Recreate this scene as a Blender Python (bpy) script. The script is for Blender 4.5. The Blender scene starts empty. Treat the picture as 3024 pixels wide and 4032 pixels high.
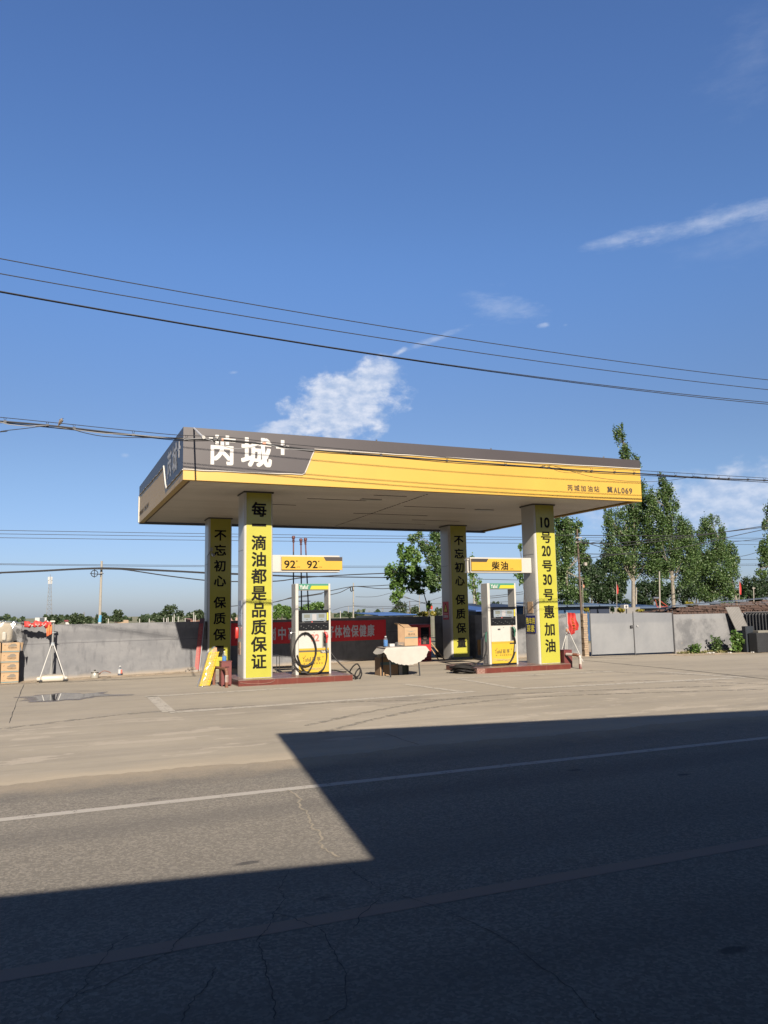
import bpy, bmesh, math, random
import numpy as np
from mathutils import Vector, Matrix

# ------------------------------------------------------------------ camera
SC = bpy.context.scene
COL = SC.collection
CAM_O = Vector((0.0, 0.0, 1.6))
FWD = Vector((0.39069294, 0.91203213, 0.12472542)).normalized()
RGT = Vector((0.91993119, -0.39169182, -0.01743907))
RGT = (RGT - FWD * RGT.dot(FWD)).normalized()
UPV = RGT.cross(FWD).normalized()
FPX, PW, PH = 3120.0, 3024.0, 4032.0
cd = bpy.data.cameras.new('camera')
cd.sensor_fit = 'VERTICAL'; cd.sensor_height = 36.0; cd.sensor_width = 27.0
cd.lens = FPX / PH * 36.0
cd.clip_start = 0.05; cd.clip_end = 6000.0
cam = bpy.data.objects.new('camera', cd); COL.objects.link(cam)
m = Matrix.Identity(4)
for i, ax in enumerate((RGT, UPV, -FWD)):
    m[0][i], m[1][i], m[2][i] = ax
m[0][3], m[1][3], m[2][3] = CAM_O
cam.matrix_world = m
SC.camera = cam

# ------------------------------------------------------------------ light
SUN_DIR = Vector((0.16, 1.0, -0.57)).normalized()        # the way the light travels
EL = math.asin(-SUN_DIR.z)
AZ = math.atan2(-SUN_DIR.x, -SUN_DIR.y)                  # azimuth of the sun from +Y towards +X
sl = bpy.data.lights.new('sun', 'SUN'); sl.energy = 4.9; sl.angle = math.radians(0.53); sl.color = (1.0, 0.895, 0.765)
so = bpy.data.objects.new('sun', sl); COL.objects.link(so)
so.rotation_euler = SUN_DIR.to_track_quat('-Z', 'Y').to_euler(); so.location = (0, -30, 40)

VS = SC.view_settings
VS.view_transform = 'Standard'; VS.look = 'None'; VS.exposure = 1.80; VS.gamma = 1.0; VS.use_curve_mapping = False

W = bpy.data.worlds.new('World'); SC.world = W; W.use_nodes = True
NT = W.node_tree; NT.nodes.clear()
def nn(t, **k):
    n = NT.nodes.new(t)
    for a, b in k.items(): setattr(n, a, b)
    return n
def lk(a, b): NT.links.new(a, b)
def MA(op, a, b=None, c=None):
    n = nn('ShaderNodeMath', operation=op)
    for i, v in enumerate((a, b, c)):
        if v is None: continue
        if isinstance(v, (int, float)): n.inputs[i].default_value = v
        else: lk(v, n.inputs[i])
    return n.outputs[0]
out = nn('ShaderNodeOutputWorld'); bg = nn('ShaderNodeBackground'); lk(bg.outputs[0], out.inputs[0])
sky = nn('ShaderNodeTexSky', sky_type='NISHITA')
sky.sun_disc = False; sky.sun_elevation = EL; sky.sun_rotation = AZ
sky.altitude = 0; sky.air_density = 1.0; sky.dust_density = 0.6; sky.ozone_density = 2.2
SKY_STRENGTH = 0.05
bg.inputs[1].default_value = SKY_STRENGTH
tc = nn('ShaderNodeTexCoord')
sx = nn('ShaderNodeSeparateXYZ'); lk(tc.outputs['Generated'], sx.inputs[0])
DEG = 180 / math.pi
az = MA('MULTIPLY', MA('ARCTAN2', sx.outputs[0], sx.outputs[1]), DEG)
el = MA('MULTIPLY', MA('ARCSINE', sx.outputs[2]), DEG)
cmb = nn('ShaderNodeCombineXYZ'); lk(az, cmb.inputs[0]); lk(el, cmb.inputs[1])
def sky_noise(scale, detail, sxy=(1, 1), rough=0.6, seed=0.0):
    mp = nn('ShaderNodeMapping'); mp.inputs['Scale'].default_value = (sxy[0], sxy[1], 1); mp.inputs['Location'].default_value = (seed, seed * .7, seed)
    lk(cmb.outputs[0], mp.inputs[0])
    t = nn('ShaderNodeTexNoise'); t.inputs['Scale'].default_value = scale; t.inputs['Detail'].default_value = detail; t.inputs['Roughness'].default_value = rough
    lk(mp.outputs[0], t.inputs['Vector'])
    return MA('SUBTRACT', t.outputs[0], 0.5)
def sstep(v, lo, hi):
    n = nn('ShaderNodeMapRange', interpolation_type='SMOOTHSTEP')
    lk(v, n.inputs[0]); n.inputs[1].default_value = lo; n.inputs[2].default_value = hi
    return n.outputs[0]
def cloud(a0, e0, ra, re, rot, amp, noise, lo, hi, opacity):
    c, s = math.cos(math.radians(rot)), math.sin(math.radians(rot))
    da = MA('SUBTRACT', az, a0); de = MA('SUBTRACT', el, e0)
    u = MA('DIVIDE', MA('ADD', MA('MULTIPLY', da, c), MA('MULTIPLY', de, s)), ra)
    v = MA('DIVIDE', MA('SUBTRACT', MA('MULTIPLY', de, c), MA('MULTIPLY', da, s)), re)
    d = MA('SQRT', MA('ADD', MA('MULTIPLY', u, u), MA('MULTIPLY', v, v)))
    f = MA('ADD', MA('SUBTRACT', 1.0, d), MA('MULTIPLY', noise, amp))
    return MA('MULTIPLY', sstep(f, lo, hi), opacity)
n_big = sky_noise(0.42, 7, (1, 1.25), 0.54, 3.1)
n_fine = sky_noise(1.0, 7, (.8, 1.3), 0.58, 11.0)
n_wisp = sky_noise(0.55, 8, (0.55, 1.7), 0.68, 7.3)
n_mix = MA('ADD', n_big, MA('MULTIPLY', n_fine, 0.40))
# azimuth, elevation (degrees), radii, tilt
cl = [cloud(20.3, 14.7, 4.9, 2.7, 24, 1.6, n_mix, -0.04, 0.44, 0.94),
      cloud(23.1, 16.6, 2.2, 1.5, 48, 1.9, n_mix, -0.02, 0.55, 0.80),
      cloud(16.4, 13.4, 4.2, 0.75, 12, 2.0, n_mix, 0.10, 0.6, 0.72),
      cloud(24.7, 18.6, 1.1, .38, 25, 1.7, n_mix, 0.10, 0.7, 0.66),
      cloud(27.3, 19.4, 3.0, .34, 17, 2.2, n_wisp, 0.1, 1.0, 0.40),
      cloud(47.0, 24.9, 9.6, .95, 1.5, 1.9, n_wisp, 0.05, 1.1, 0.42),
      cloud(40.3, 24.75, 3.6, .5, 3, 2.0, n_wisp, 0.05, 1.1, 0.34),
      cloud(49.5, 23.6, 7.0, 1.7, 5, 1.8, n_wisp, 0.05, 1.3, 0.10),
      cloud(32.3, 21.3, 3.8, 1.5, -14, 2.2, n_wisp, 0.10, 1.1, 0.24),
      cloud(35.2, 19.8, .6, .24, 5, 1.6, n_fine, 0.1, 1.0, 0.32),
      cloud(36.8, 19.7, .3, .16, 5, 1.6, n_fine, 0.1, 1.0, 0.22),
      cloud(48.0, 7.0, 10.5, 2.7, 4, 1.3, n_mix, 0.0, 0.6, 0.66),
      cloud(44.0, 5.6, 6.0, 1.5, -4, 2.0, n_wisp, 0.1, 0.95, 0.35),
      cloud(50.5, 33.5, 5.0, 4.0, 30, 2.0, n_wisp, 0.1, 1.4, 0.08),
      cloud(12.3, 17.05, .45, .16, 5, 1.4, n_fine, 0.1, 1.0, 0.25),
      cloud(4.9, 11.0, .4, .22, 0, 1.4, n_fine, 0.1, 1.0, 0.25)]
tot = cl[0]
for c_ in cl[1:]:
    tot = MA('MAXIMUM', tot, c_)
shade = nn('ShaderNodeMix', data_type='RGBA')
K = 1.0 / SKY_STRENGTH / 3.48
lk(sstep(n_fine, -0.22, 0.25), shade.inputs[0])
shade.inputs[6].default_value = (.42 * K, .54 * K, .76 * K, 1); shade.inputs[7].default_value = (.80 * K, .84 * K, .95 * K, 1)
cm = nn('ShaderNodeMix', data_type='RGBA'); lk(tot, cm.inputs[0])
tint = nn('ShaderNodeMix', data_type='RGBA', blend_type='MULTIPLY'); tint.inputs[0].default_value = 1.0
lk(sky.outputs[0], tint.inputs[6])
F_ = 0.075 / SKY_STRENGTH / 3.48
def hue(f, a, b):
    n = nn('ShaderNodeMix', data_type='RGBA'); lk(f, n.inputs[0])
    for i, v in ((6, a), (7, b)):
        if isinstance(v, tuple): n.inputs[i].default_value = tuple(q * F_ for q in v) + (1,)
        else: lk(v, n.inputs[i])
    return n.outputs[2]
air = hue(sstep(el, 1.0, 11.0), (.90, 1.03, 1.52), (1.04, 1.14, 1.40))     # clearer, bluer air higher up
air = hue(sstep(el, 11.0, 26.0), air, (1.24, 1.55, 2.02)); air = hue(sstep(el, 26.0, 38.0), air, (1.25, 1.58, 2.16))
lk(air, tint.inputs[7])
lk(tint.outputs[2], cm.inputs[6]); lk(shade.outputs[2], cm.inputs[7]); lk(cm.outputs[2], bg.inputs[0])

# ------------------------------------------------------------------ picking points
def ray(px, py):
    return FWD + RGT * ((px - PW / 2) / FPX) + UPV * ((PH / 2 - py) / FPX)
def at(px, py, Y):
    d = ray(px, py); return CAM_O + d * (Y / d.y)
def atx(px, py, X):
    d = ray(px, py); return CAM_O + d * (X / d.x)
def gnd(px, py, z=0.0):
    d = ray(px, py); return CAM_O + d * ((z - 1.6) / d.z)
def pxm(px, py, Y):                                   # metres per photograph pixel there
    d = ray(px, py); return (Y / d.y) / FPX

# ------------------------------------------------------------------ materials
MATS = {}
SHADY = {'banner', 'silver', 'poster', 'warn', 'board', 'slate', 'patch', 'seam', 'damp', 'clear', 'sponge'}
def mat(name, col, rough=0.6, metal=0.0, var=0.0, scale=6.0, bump=0.0, bscale=40.0, spec=0.4, stretch=(1, 1, 1), col2=None, coat=0.0, alpha=1.0, trans=0.0):
    if name in MATS: return MATS[name]
    kk = 1.0 if name.split('_')[0] in SHADY else .41
    col = tuple(c * kk for c in col); col2 = tuple(c * kk for c in col2) if col2 else None
    M = bpy.data.materials.new(name); M.use_nodes = True
    t = M.node_tree; b = t.nodes['Principled BSDF']
    b.inputs['Base Color'].default_value = (*col, 1); b.inputs['Roughness'].default_value = rough; b.inputs['Metallic'].default_value = metal
    b.inputs['Specular IOR Level'].default_value = spec
    if coat: b.inputs['Coat Weight'].default_value = coat; b.inputs['Coat Roughness'].default_value = .12
    if alpha < 1: b.inputs['Alpha'].default_value = alpha
    if trans: b.inputs['Transmission Weight'].default_value = trans
    if var or bump or col2:
        g = t.nodes.new('ShaderNodeNewGeometry')
        mp = t.nodes.new('ShaderNodeMapping'); mp.inputs['Scale'].default_value = stretch
        t.links.new(g.outputs['Position'], mp.inputs[0])
    if var or col2:
        nz = t.nodes.new('ShaderNodeTexNoise'); nz.inputs['Scale'].default_value = scale; nz.inputs['Detail'].default_value = 7; nz.inputs['Roughness'].default_value = .62
        t.links.new(mp.outputs[0], nz.inputs['Vector'])
        r = t.nodes.new('ShaderNodeMapRange'); r.inputs[1].default_value = .3; r.inputs[2].default_value = .7
        t.links.new(nz.outputs[0], r.inputs[0])
        mx = t.nodes.new('ShaderNodeMix'); mx.data_type = 'RGBA'
        c2 = col2 or tuple(min(1, c * (1 + var)) for c in col)
        c1 = col if col2 else tuple(c * (1 - var) for c in col)
        mx.inputs[6].default_value = (*c1, 1); mx.inputs[7].default_value = (*c2, 1)
        t.links.new(r.outputs[0], mx.inputs[0]); t.links.new(mx.outputs[2], b.inputs['Base Color'])
    if bump:
        n2 = t.nodes.new('ShaderNodeTexNoise'); n2.inputs['Scale'].default_value = bscale; n2.inputs['Detail'].default_value = 5
        t.links.new(mp.outputs[0], n2.inputs['Vector'])
        bp = t.nodes.new('ShaderNodeBump'); bp.inputs['Strength'].default_value = bump; bp.inputs['Distance'].default_value = .01
        t.links.new(n2.outputs[0], bp.inputs['Height']); t.links.new(bp.outputs[0], b.inputs['Normal'])
    MATS[name] = M
    return M
class NG:                                             # small helper for longer node set-ups
    GK = .525
    def __init__(s, name):
        s.M = bpy.data.materials.new(name); s.M.use_nodes = True; s.t = s.M.node_tree; s.b = s.t.nodes['Principled BSDF']; s.o = s.t.nodes['Material Output']
        s.pos = s.t.nodes.new('ShaderNodeNewGeometry').outputs['Position']
        MATS[name] = s.M
    def n(s, t, **k):
        x = s.t.nodes.new(t)
        for a, v in k.items(): setattr(x, a, v)
        return x
    def l(s, a, b): s.t.links.new(a, b)
    def map(s, sc=(1, 1, 1), rot=(0, 0, 0), loc=(0, 0, 0), src=None):
        m_ = s.n('ShaderNodeMapping'); m_.inputs['Scale'].default_value = sc; m_.inputs['Rotation'].default_value = rot; m_.inputs['Location'].default_value = loc
        s.l(src or s.pos, m_.inputs[0]); return m_.outputs[0]
    def noise(s, scale, detail=6, rough=.6, vec=None, dist=0.0):
        x = s.n('ShaderNodeTexNoise'); x.inputs['Scale'].default_value = scale; x.inputs['Detail'].default_value = detail; x.inputs['Roughness'].default_value = rough; x.inputs['Distortion'].default_value = dist
        s.l(vec or s.pos, x.inputs['Vector']); return x.outputs[0]
    def vor(s, scale, feature='F1', vec=None, out='Distance'):
        x = s.n('ShaderNodeTexVoronoi', feature=feature); x.inputs['Scale'].default_value = scale
        s.l(vec or s.pos, x.inputs['Vector']); return x.outputs[out]
    def rng(s, v, lo, hi, a=0.0, b=1.0, smooth=True):
        x = s.n('ShaderNodeMapRange')
        if smooth: x.interpolation_type = 'SMOOTHSTEP'
        s.l(v, x.inputs[0])
        for i, q in enumerate((lo, hi, a, b)): x.inputs[i + 1].default_value = q
        return x.outputs[0]
    def mul(s, a, b, op='MULTIPLY'):
        x = s.n('ShaderNodeMath', operation=op)
        for i, v in enumerate((a, b)):
            if isinstance(v, (int, float)): x.inputs[i].default_value = v
            else: s.l(v, x.inputs[i])
        return x.outputs[0]
    def mix(s, f, a, b, blend='MIX'):
        x = s.n('ShaderNodeMix', data_type='RGBA', blend_type=blend)
        for i, v in ((0, f), (6, a), (7, b)):
            if isinstance(v, (int, float)): x.inputs[i].default_value = v
            elif isinstance(v, tuple): x.inputs[i].default_value = (*v, 1)
            else: s.l(v, x.inputs[i])
        return x.outputs[2]
    def bump(s, h, strength=.5, dist=.01):
        x = s.n('ShaderNodeBump'); x.inputs['Strength'].default_value = strength; x.inputs['Distance'].default_value = dist
        s.l(h, x.inputs['Height']); s.l(x.outputs[0], s.b.inputs['Normal'])
    def col(s, c):
        if isinstance(c, tuple): s.b.inputs['Base Color'].default_value = (*c, 1)
        else: s.l(s.mix(1.0, c, (s.GK,) * 3, 'MULTIPLY'), s.b.inputs['Base Color'])
    def sepxyz(s):
        x = s.n('ShaderNodeSeparateXYZ'); s.l(s.pos, x.inputs[0]); return x.outputs

# ------------------------------------------------------------------ mesh building
class MB:
    def __init__(s): s.bm = bmesh.new()
    def face(s, pts):
        return s.bm.faces.new([s.bm.verts.new(p) for p in pts])
    def box(s, x0, x1, y0, y1, z0, z1, bev=0.0, rot=0.0, seg=2, tilt=None):
        c = Vector(((x0 + x1) / 2, (y0 + y1) / 2, (z0 + z1) / 2))
        vs = []
        for x in (x0, x1):
            for y in (y0, y1):
                for z in (z0, z1): vs.append(s.bm.verts.new((x, y, z)))
        f = [(0, 1, 3, 2), (4, 6, 7, 5), (0, 4, 5, 1), (2, 3, 7, 6), (0, 2, 6, 4), (1, 5, 7, 3)]
        fs = [s.bm.faces.new([vs[i] for i in q]) for q in f]
        if bev:
            es = list({e for q in fs for e in q.edges})
            r = bmesh.ops.bevel(s.bm, geom=es, offset=bev, segments=seg, affect='EDGES', profile=.5)
            vs = list({v for q in r['faces'] for v in q.verts} | {v for v in vs if v.is_valid})
            vs = list({v for v in vs} | {v for q in fs if q.is_valid for v in q.verts})
        if rot:
            bmesh.ops.rotate(s.bm, verts=vs, cent=c, matrix=Matrix.Rotation(rot, 3, 'Z'))
        if tilt:
            bmesh.ops.rotate(s.bm, verts=vs, cent=tilt[0], matrix=Matrix.Rotation(tilt[1], 3, tilt[2]))
        return s
    def rbox(s, x0, x1, y0, y1, z0, z1, r, seg=5):    # upright box with rounded vertical corners
        pts = []
        for cx, cy, a0 in ((x1 - r, y1 - r, 0), (x0 + r, y1 - r, 90), (x0 + r, y0 + r, 180), (x1 - r, y0 + r, 270)):
            for k in range(seg + 1):
                a = math.radians(a0 + 90 * k / seg); pts.append((cx + r * math.cos(a), cy + r * math.sin(a)))
        return s.prism([(p[0], p[1], z0) for p in pts], (0, 0, z1 - z0))
    def prism(s, poly, vec):
        vec = Vector(vec); n = len(poly)
        a = [s.bm.verts.new(p) for p in poly]; b = [s.bm.verts.new(Vector(p) + vec) for p in poly]
        s.bm.faces.new(list(reversed(a))); s.bm.faces.new(b)
        for i in range(n):
            s.bm.faces.new((a[i], a[(i + 1) % n], b[(i + 1) % n], b[i]))
        return s
    def tube(s, path, r, n=8, cap=True):
        path = [Vector(p) for p in path]
        rs = r if isinstance(r, (list, tuple)) else [r] * len(path)
        rings = []; prev = None
        for i, p in enumerate(path):
            if i == 0: t = path[1] - p
            elif i == len(path) - 1: t = p - path[i - 1]
            else: t = (path[i + 1] - p).normalized() + (p - path[i - 1]).normalized()
            if t.length < 1e-9: t = Vector((0, 0, 1))
            t.normalize()
            if prev is None:
                a = t.cross(Vector((0, 0, 1)))
                if a.length < 1e-3: a = t.cross(Vector((1, 0, 0)))
            else: a = prev - t * prev.dot(t)
            a.normalize(); prev = a; b = t.cross(a)
            rings.append([s.bm.verts.new(p + (a * math.cos(2 * math.pi * k / n) + b * math.sin(2 * math.pi * k / n)) * rs[i]) for k in range(n)])
        for i in range(len(rings) - 1):
            for k in range(n):
                s.bm.faces.new((rings[i][k], rings[i][(k + 1) % n], rings[i + 1][(k + 1) % n], rings[i + 1][k]))
        if cap:
            s.bm.faces.new(list(reversed(rings[0]))); s.bm.faces.new(rings[-1])
        return s
    def lathe(s, c, prof, n=20, axis=(0, 0, 1)):
        c = Vector(c); ax = Vector(axis).normalized()
        a = ax.cross(Vector((0, 1, 0)))
        if a.length < 1e-3: a = ax.cross(Vector((1, 0, 0)))
        a.normalize(); b = ax.cross(a); rings = []
        for r, h in prof:
            rings.append([s.bm.verts.new(c + ax * h + (a * math.cos(2 * math.pi * k / n) + b * math.sin(2 * math.pi * k / n)) * max(r, 1e-4)) for k in range(n)])
        for i in range(len(rings) - 1):
            for k in range(n):
                s.bm.faces.new((rings[i][k], rings[i][(k + 1) % n], rings[i + 1][(k + 1) % n], rings[i + 1][k]))
        s.bm.faces.new(list(reversed(rings[0]))); s.bm.faces.new(rings[-1])
        return s
    def grid(s, fn, nu, nv):
        g = [[s.bm.verts.new(fn(i / nu, j / nv)) for j in range(nv + 1)] for i in range(nu + 1)]
        for i in range(nu):
            for j in range(nv): s.bm.faces.new((g[i][j], g[i + 1][j], g[i + 1][j + 1], g[i][j + 1]))
        return s
    def text(s, body, O, U, V, N, bold=0.0, fit=None, step=.00025):
        """one glyph or word fitted into the rectangle O, U, V (vectors), lifted along N"""
        vs, fs = glyph(body)
        x0, x1, y0, y1 = fit or glyph_box(body, vs)
        O, U, V, N = Vector(O), Vector(U), Vector(V), Vector(N).normalized()
        offs = [(0, 0)]
        if bold: offs += [(bold * a, bold * c) for a in (-1, 0, 1) for c in (-1, 0, 1) if a or c] + [(bold * .5 * a, bold * .5 * c) for a in (-1, 1) for c in (-1, 1)]
        w, h = x1 - x0, y1 - y0
        for i, (dx, dy) in enumerate(offs):
            vv = [s.bm.verts.new(O + U * ((x + dx - x0) / w) + V * ((y + dy - y0) / h) + N * (step * i)) for x, y in vs]
            for f in fs:
                try: s.bm.faces.new([vv[k] for k in f])
                except ValueError: pass
        return s
_G = {}
def glyph(body):
    if body not in _G:
        cu = bpy.data.curves.new('type', 'FONT'); cu.body = body
        o = bpy.data.objects.new('type', cu); COL.objects.link(o)
        dg = bpy.context.evaluated_depsgraph_get()
        me = bpy.data.meshes.new_from_object(o.evaluated_get(dg))
        _G[body] = ([(v.co.x, v.co.y) for v in me.vertices], [tuple(p.vertices) for p in me.polygons])
        bpy.data.objects.remove(o); bpy.data.curves.remove(cu); bpy.data.meshes.remove(me)
    return _G[body]
def glyph_box(body, vs):
    if len(body) == 1 and ord(body) > 0x2000: return (.04, .96, -.08, .85)
    xs = [v[0] for v in vs]; ys = [v[1] for v in vs]
    return (min(xs), max(xs), min(ys), max(ys))

ROOTS = {}
def wloc(o):
    return ROOTS.get(o.name, Vector((0, 0, 0)))
def obj(name, mb, M, parent=None, smooth=False, normals=True, label=None):
    me = bpy.data.meshes.new(name)
    bm = mb.bm
    if normals: bmesh.ops.recalc_face_normals(bm, faces=bm.faces[:])
    org = wloc(parent) if parent else Vector((0, 0, 0))
    if parent is None:                                  # a thing made of one mesh gets its origin at its base
        if len(bm.verts):
            xs = [v.co for v in bm.verts]
            org = Vector((sum(v.x for v in xs) / len(xs), sum(v.y for v in xs) / len(xs), min(v.z for v in xs)))
    for v in bm.verts: v.co -= org
    bm.to_mesh(me); bm.free()
    me.materials.append(M)
    if smooth:
        me.polygons.foreach_set('use_smooth', [True] * len(me.polygons))
    o = bpy.data.objects.new(name, me); COL.objects.link(o)
    if parent: o.parent = parent; ROOTS[o.name] = org
    else: o.location = org; ROOTS[o.name] = org
    if label: o['label'] = label
    return o
def sm(o, ang=40):
    me = o.data
    me.polygons.foreach_set('use_smooth', [True] * len(me.polygons))
    try: me.set_sharp_from_angle(angle=math.radians(ang))
    except Exception: pass
    return o
def thing(name, label, cat, loc, group=None):
    o = bpy.data.objects.new(name, None); COL.objects.link(o)
    o.empty_display_size = .2; o.location = loc; o['label'] = label; o['category'] = cat
    if group: o['group'] = group
    ROOTS[o.name] = Vector(loc)
    return o
def tag(o, label, cat, group=None, kind=None):
    o['label'] = label; o['category'] = cat
    if group: o['group'] = group
    if kind: o['kind'] = kind
    return o
def struct(o, label=None, kind='structure'):
    o['kind'] = kind
    if label: o['label'] = label
    return o
def dup(root, loc, label, group=None):
    c = root.copy(); COL.objects.link(c); c.location = loc; c['label'] = label; ROOTS[c.name] = Vector(loc)
    if group: c['group'] = group
    for ch in list(root.children):
        d = ch.copy(); COL.objects.link(d); d.parent = c
        for g in list(ch.children):
            e = g.copy(); COL.objects.link(e); e.parent = d
    return c
# ------------------------------------------------------------------ ground, road, forecourt
R = random.Random(7)
g = NG('field_earth'); v = g.noise(.08, 8); v2 = g.noise(1.7, 6)
g.col(g.mix(g.rng(v, .38, .62), g.mix(v2, (.10, .12, .045), (.17, .16, .07)), g.mix(v2, (.20, .16, .10), (.13, .13, .06)))); g.b.inputs['Roughness'].default_value = .95
g.bump(v2, .6, .1)
b = MB(); b.face([(-2500, -2500, -.04), (2500, -2500, -.04), (2500, 2500, -.04), (-2500, 2500, -.04)])
struct(obj('ground', b, g.M))

g = NG('asphalt')
agg = g.vor(62.0, out='Color'); sp = g.n('ShaderNodeSeparateColor'); g.l(agg, sp.inputs[0])
fine = g.noise(240, 3, .6); mid = g.noise(26, 5, .65); big = g.noise(.55, 6, .6, g.map((.35, 1, 1)))
wear = g.noise(.9, 4, .5, g.map((.06, 1.3, 1)))
stone = g.mix(g.rng(sp.outputs[0], .25, 1.0), (.092, .083, .070), (.385, .345, .284))
base = g.mix(g.rng(fine, .3, .7), stone, (.220, .196, .160))
base = g.mix(g.mul(g.rng(mid, .35, .65), .45), base, (.232, .207, .170))
base = g.mix(g.mul(g.rng(big, .35, .7), .35), base, (.235, .215, .18))
base = g.mix(g.mul(g.rng(wear, .45, .75), .3), base, (.10, .094, .085))
yy = g.sepxyz()[1]; wob = g.mul(g.noise(.35, 3, .5, g.map((.25, 1, 1))), .5)
lane = g.n('ShaderNodeMath', operation='SINE'); g.l(g.mul(g.mul(yy, wob, 'ADD'), 3.9), lane.inputs[0])
base = g.mix(g.mul(g.rng(lane.outputs[0], .15, 1.0), .26), base, (.115, .106, .095))
spots = g.vor(1.6, out='Distance', vec=g.map((.55, 1.3, 1))); spn = g.noise(14, 3)
base = g.mix(g.mul(g.mul(g.rng(g.mul(spots, g.mul(spn, .10), 'ADD'), .15, .10), g.rng(g.noise(.9, 2, .5, g.map((1, 1, 1), loc=(5, 2, 0))), .50, .56)), .75), base, (.045, .042, .042))
sand = g.rng(g.mul(g.sepxyz()[1], g.mul(g.noise(2.2, 6), 1.3), 'ADD'), 8.5, 9.5)
base = g.mix(g.mul(sand, .85), base, (.34, .28, .20))
g.col(base); g.b.inputs['Roughness'].default_value = .88; g.b.inputs['Specular IOR Level'].default_value = .25
g.bump(g.mul(g.mul(sp.outputs[0], .7), g.mul(fine, .6), 'ADD'), .9, .008)
b = MB()
# finer cells near the camera are not needed: the relief is in the shader
b.face([(-70, -14, 0), (120, -14, 0), (120, 9.15, 0), (-70, 9.15, 0)])
road = struct(obj('road', b, g.M), 'grey worn asphalt road in front of the forecourt')

def crackmat(): return mat('crack_dark', (.018, .017, .018), .95)
def ribbon(path, w, z, jit=.02, sub=5, seed=0):
    rr = random.Random(seed); pts = []
    for i in range(len(path) - 1):
        a, c = Vector(path[i]), Vector(path[i + 1])
        for k in range(sub):
            p = a.lerp(c, k / sub); p.x += rr.uniform(-jit, jit); p.y += rr.uniform(-jit, jit) * .6; pts.append(p)
    pts.append(Vector(path[-1])); mb = MB(); L = []
    for i, p in enumerate(pts):
        t = (pts[min(i + 1, len(pts) - 1)] - pts[max(i - 1, 0)]); t.z = 0; t.normalize()
        n = Vector((-t.y, t.x, 0)); ww = w * rr.uniform(.45, 1.2) * (0.3 if i in (0, len(pts) - 1) else 1)
        L.append((p + n * ww / 2, p - n * ww / 2))
    for i in range(len(L) - 1):
        mb.face([Vector((q.x, q.y, z)) for q in (L[i][0], L[i][1], L[i + 1][1], L[i + 1][0])])
    return mb
def z3(*a): return [(x / 1.0972, 3300 + y / 1.0972) for x, y in a]
cr = [z3((1490, 115), (1540, 160), (1600, 195), (1659, 230), (1790, 265), (2019, 355), (2199, 450), (2279, 515), (2449, 635), (2559, 750), (2610, 803)),
      z3((1250, 140), (1205, 220), (1235, 262), (1180, 325), (1160, 390), (1110, 440), (1130, 500), (1150, 580), (1182, 680), (1190, 790)),
      z3((1180, 325), (1260, 345), (1330, 370), (1390, 400), (1440, 490), (1490, 590), (1495, 730)),
      z3((900, 345), (820, 400), (760, 450), (735, 495), (700, 510), (600, 560), (470, 630), (330, 680)),
      z3((560, 420), (490, 460), (440, 530), (380, 590), (370, 640), (280, 720), (240, 790)),
      z3((1640, 265), (1560, 330), (1530, 395)), z3((930, 560), (915, 610), (820, 720), (780, 800)),
      z3((1495, 730), (1440, 770), (1380, 800))]
for i, c in enumerate(cr):
    obj('crack', ribbon([gnd(*q) for q in c], .0046, .003, .009, 7, i), mat('road_crack', (.05, .048, .046), .95), road)
pale = [(x / 1.0972, 2600 + y / 1.0972) for x, y in ((1240, 560), (1300, 600), (1285, 620), (1340, 670), (1350, 720), (1385, 742), (1380, 790), (1420, 830), (1470, 850))]
obj('filled_crack', ribbon([gnd(*q) for q in pale], .018, .003, .02, 6, 33), mat('crack_dust', (.36, .31, .23), .95), road)

def worn(name, c, thr, under):
    if name in MATS: return MATS[name]
    g = NG(name); n = g.noise(9, 8, .7); n2 = g.noise(60, 4, .7)
    f = g.rng(g.mul(n, g.mul(n2, .5), 'ADD'), thr, thr + .16)
    g.col(c); g.b.inputs['Roughness'].default_value = .8
    tr = g.n('ShaderNodeBsdfTransparent'); ms = g.n('ShaderNodeMixShader')
    g.l(f, ms.inputs[0]); g.l(tr.outputs[0], ms.inputs[1]); g.l(g.b.outputs[0], ms.inputs[2]); g.l(ms.outputs[0], g.o.inputs[0])
    # the paint keeps its own colour variation
    g.col(g.mix(g.rng(n2, .3, .7), c, under))
    return g.M
white_line = worn('worn_white_paint', (.40, .37, .32), .52, (.33, .30, .25))
b = MB(); b.face([(-60, 7.225, .0015), (110, 7.225, .0015), (110, 7.345, .0015), (-60, 7.345, .0015)])
struct(obj('road_marking', b, white_line), 'worn white edge line along the road')
b = MB(); b.face([(-60, 4.12, .0012), (110, 4.12, .0012), (110, 4.255, .0012), (-60, 4.255, .0012)])
struct(obj('road_marking', b, worn('worn_yellow_paint', (.25, .165, .115), .44, (.21, .15, .11))), 'faded yellow centre line on the road')

# concrete forecourt with a ragged edge on the asphalt
g = NG('forecourt_concrete')
s1 = g.noise(1.0, 8, .62, g.map((.10, 1.6, 1), rot=(0, 0, .05))); s2 = g.noise(3.2, 6, .6, g.map((.14, 2.4, 1), rot=(0, 0, -.10)))
fine = g.noise(120, 4, .7); med = g.noise(5, 7, .65); big = g.noise(.28, 5)
c = g.mix(g.rng(big, .35, .68), (.305, .265, .198), (.375, .326, .246))
c = g.mix(g.mul(g.rng(s1, .44, .66), .42), c, (.205, .18, .145))
c = g.mix(g.mul(g.rng(s2, .5, .72), .38), c, (.185, .165, .14))
c = g.mix(g.mul(g.rng(med, .4, .7), .35), c, (.36, .315, .25))
pv = g.noise(1.15, 7, .66, g.map((.55, 1.7, 1), loc=(3, 1, 0))); py = g.sepxyz()[1]
zone = g.mul(g.rng(py, 9.0, 9.6), g.rng(py, 13.8, 12.6)); zone = g.mul(zone, .9)
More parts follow.
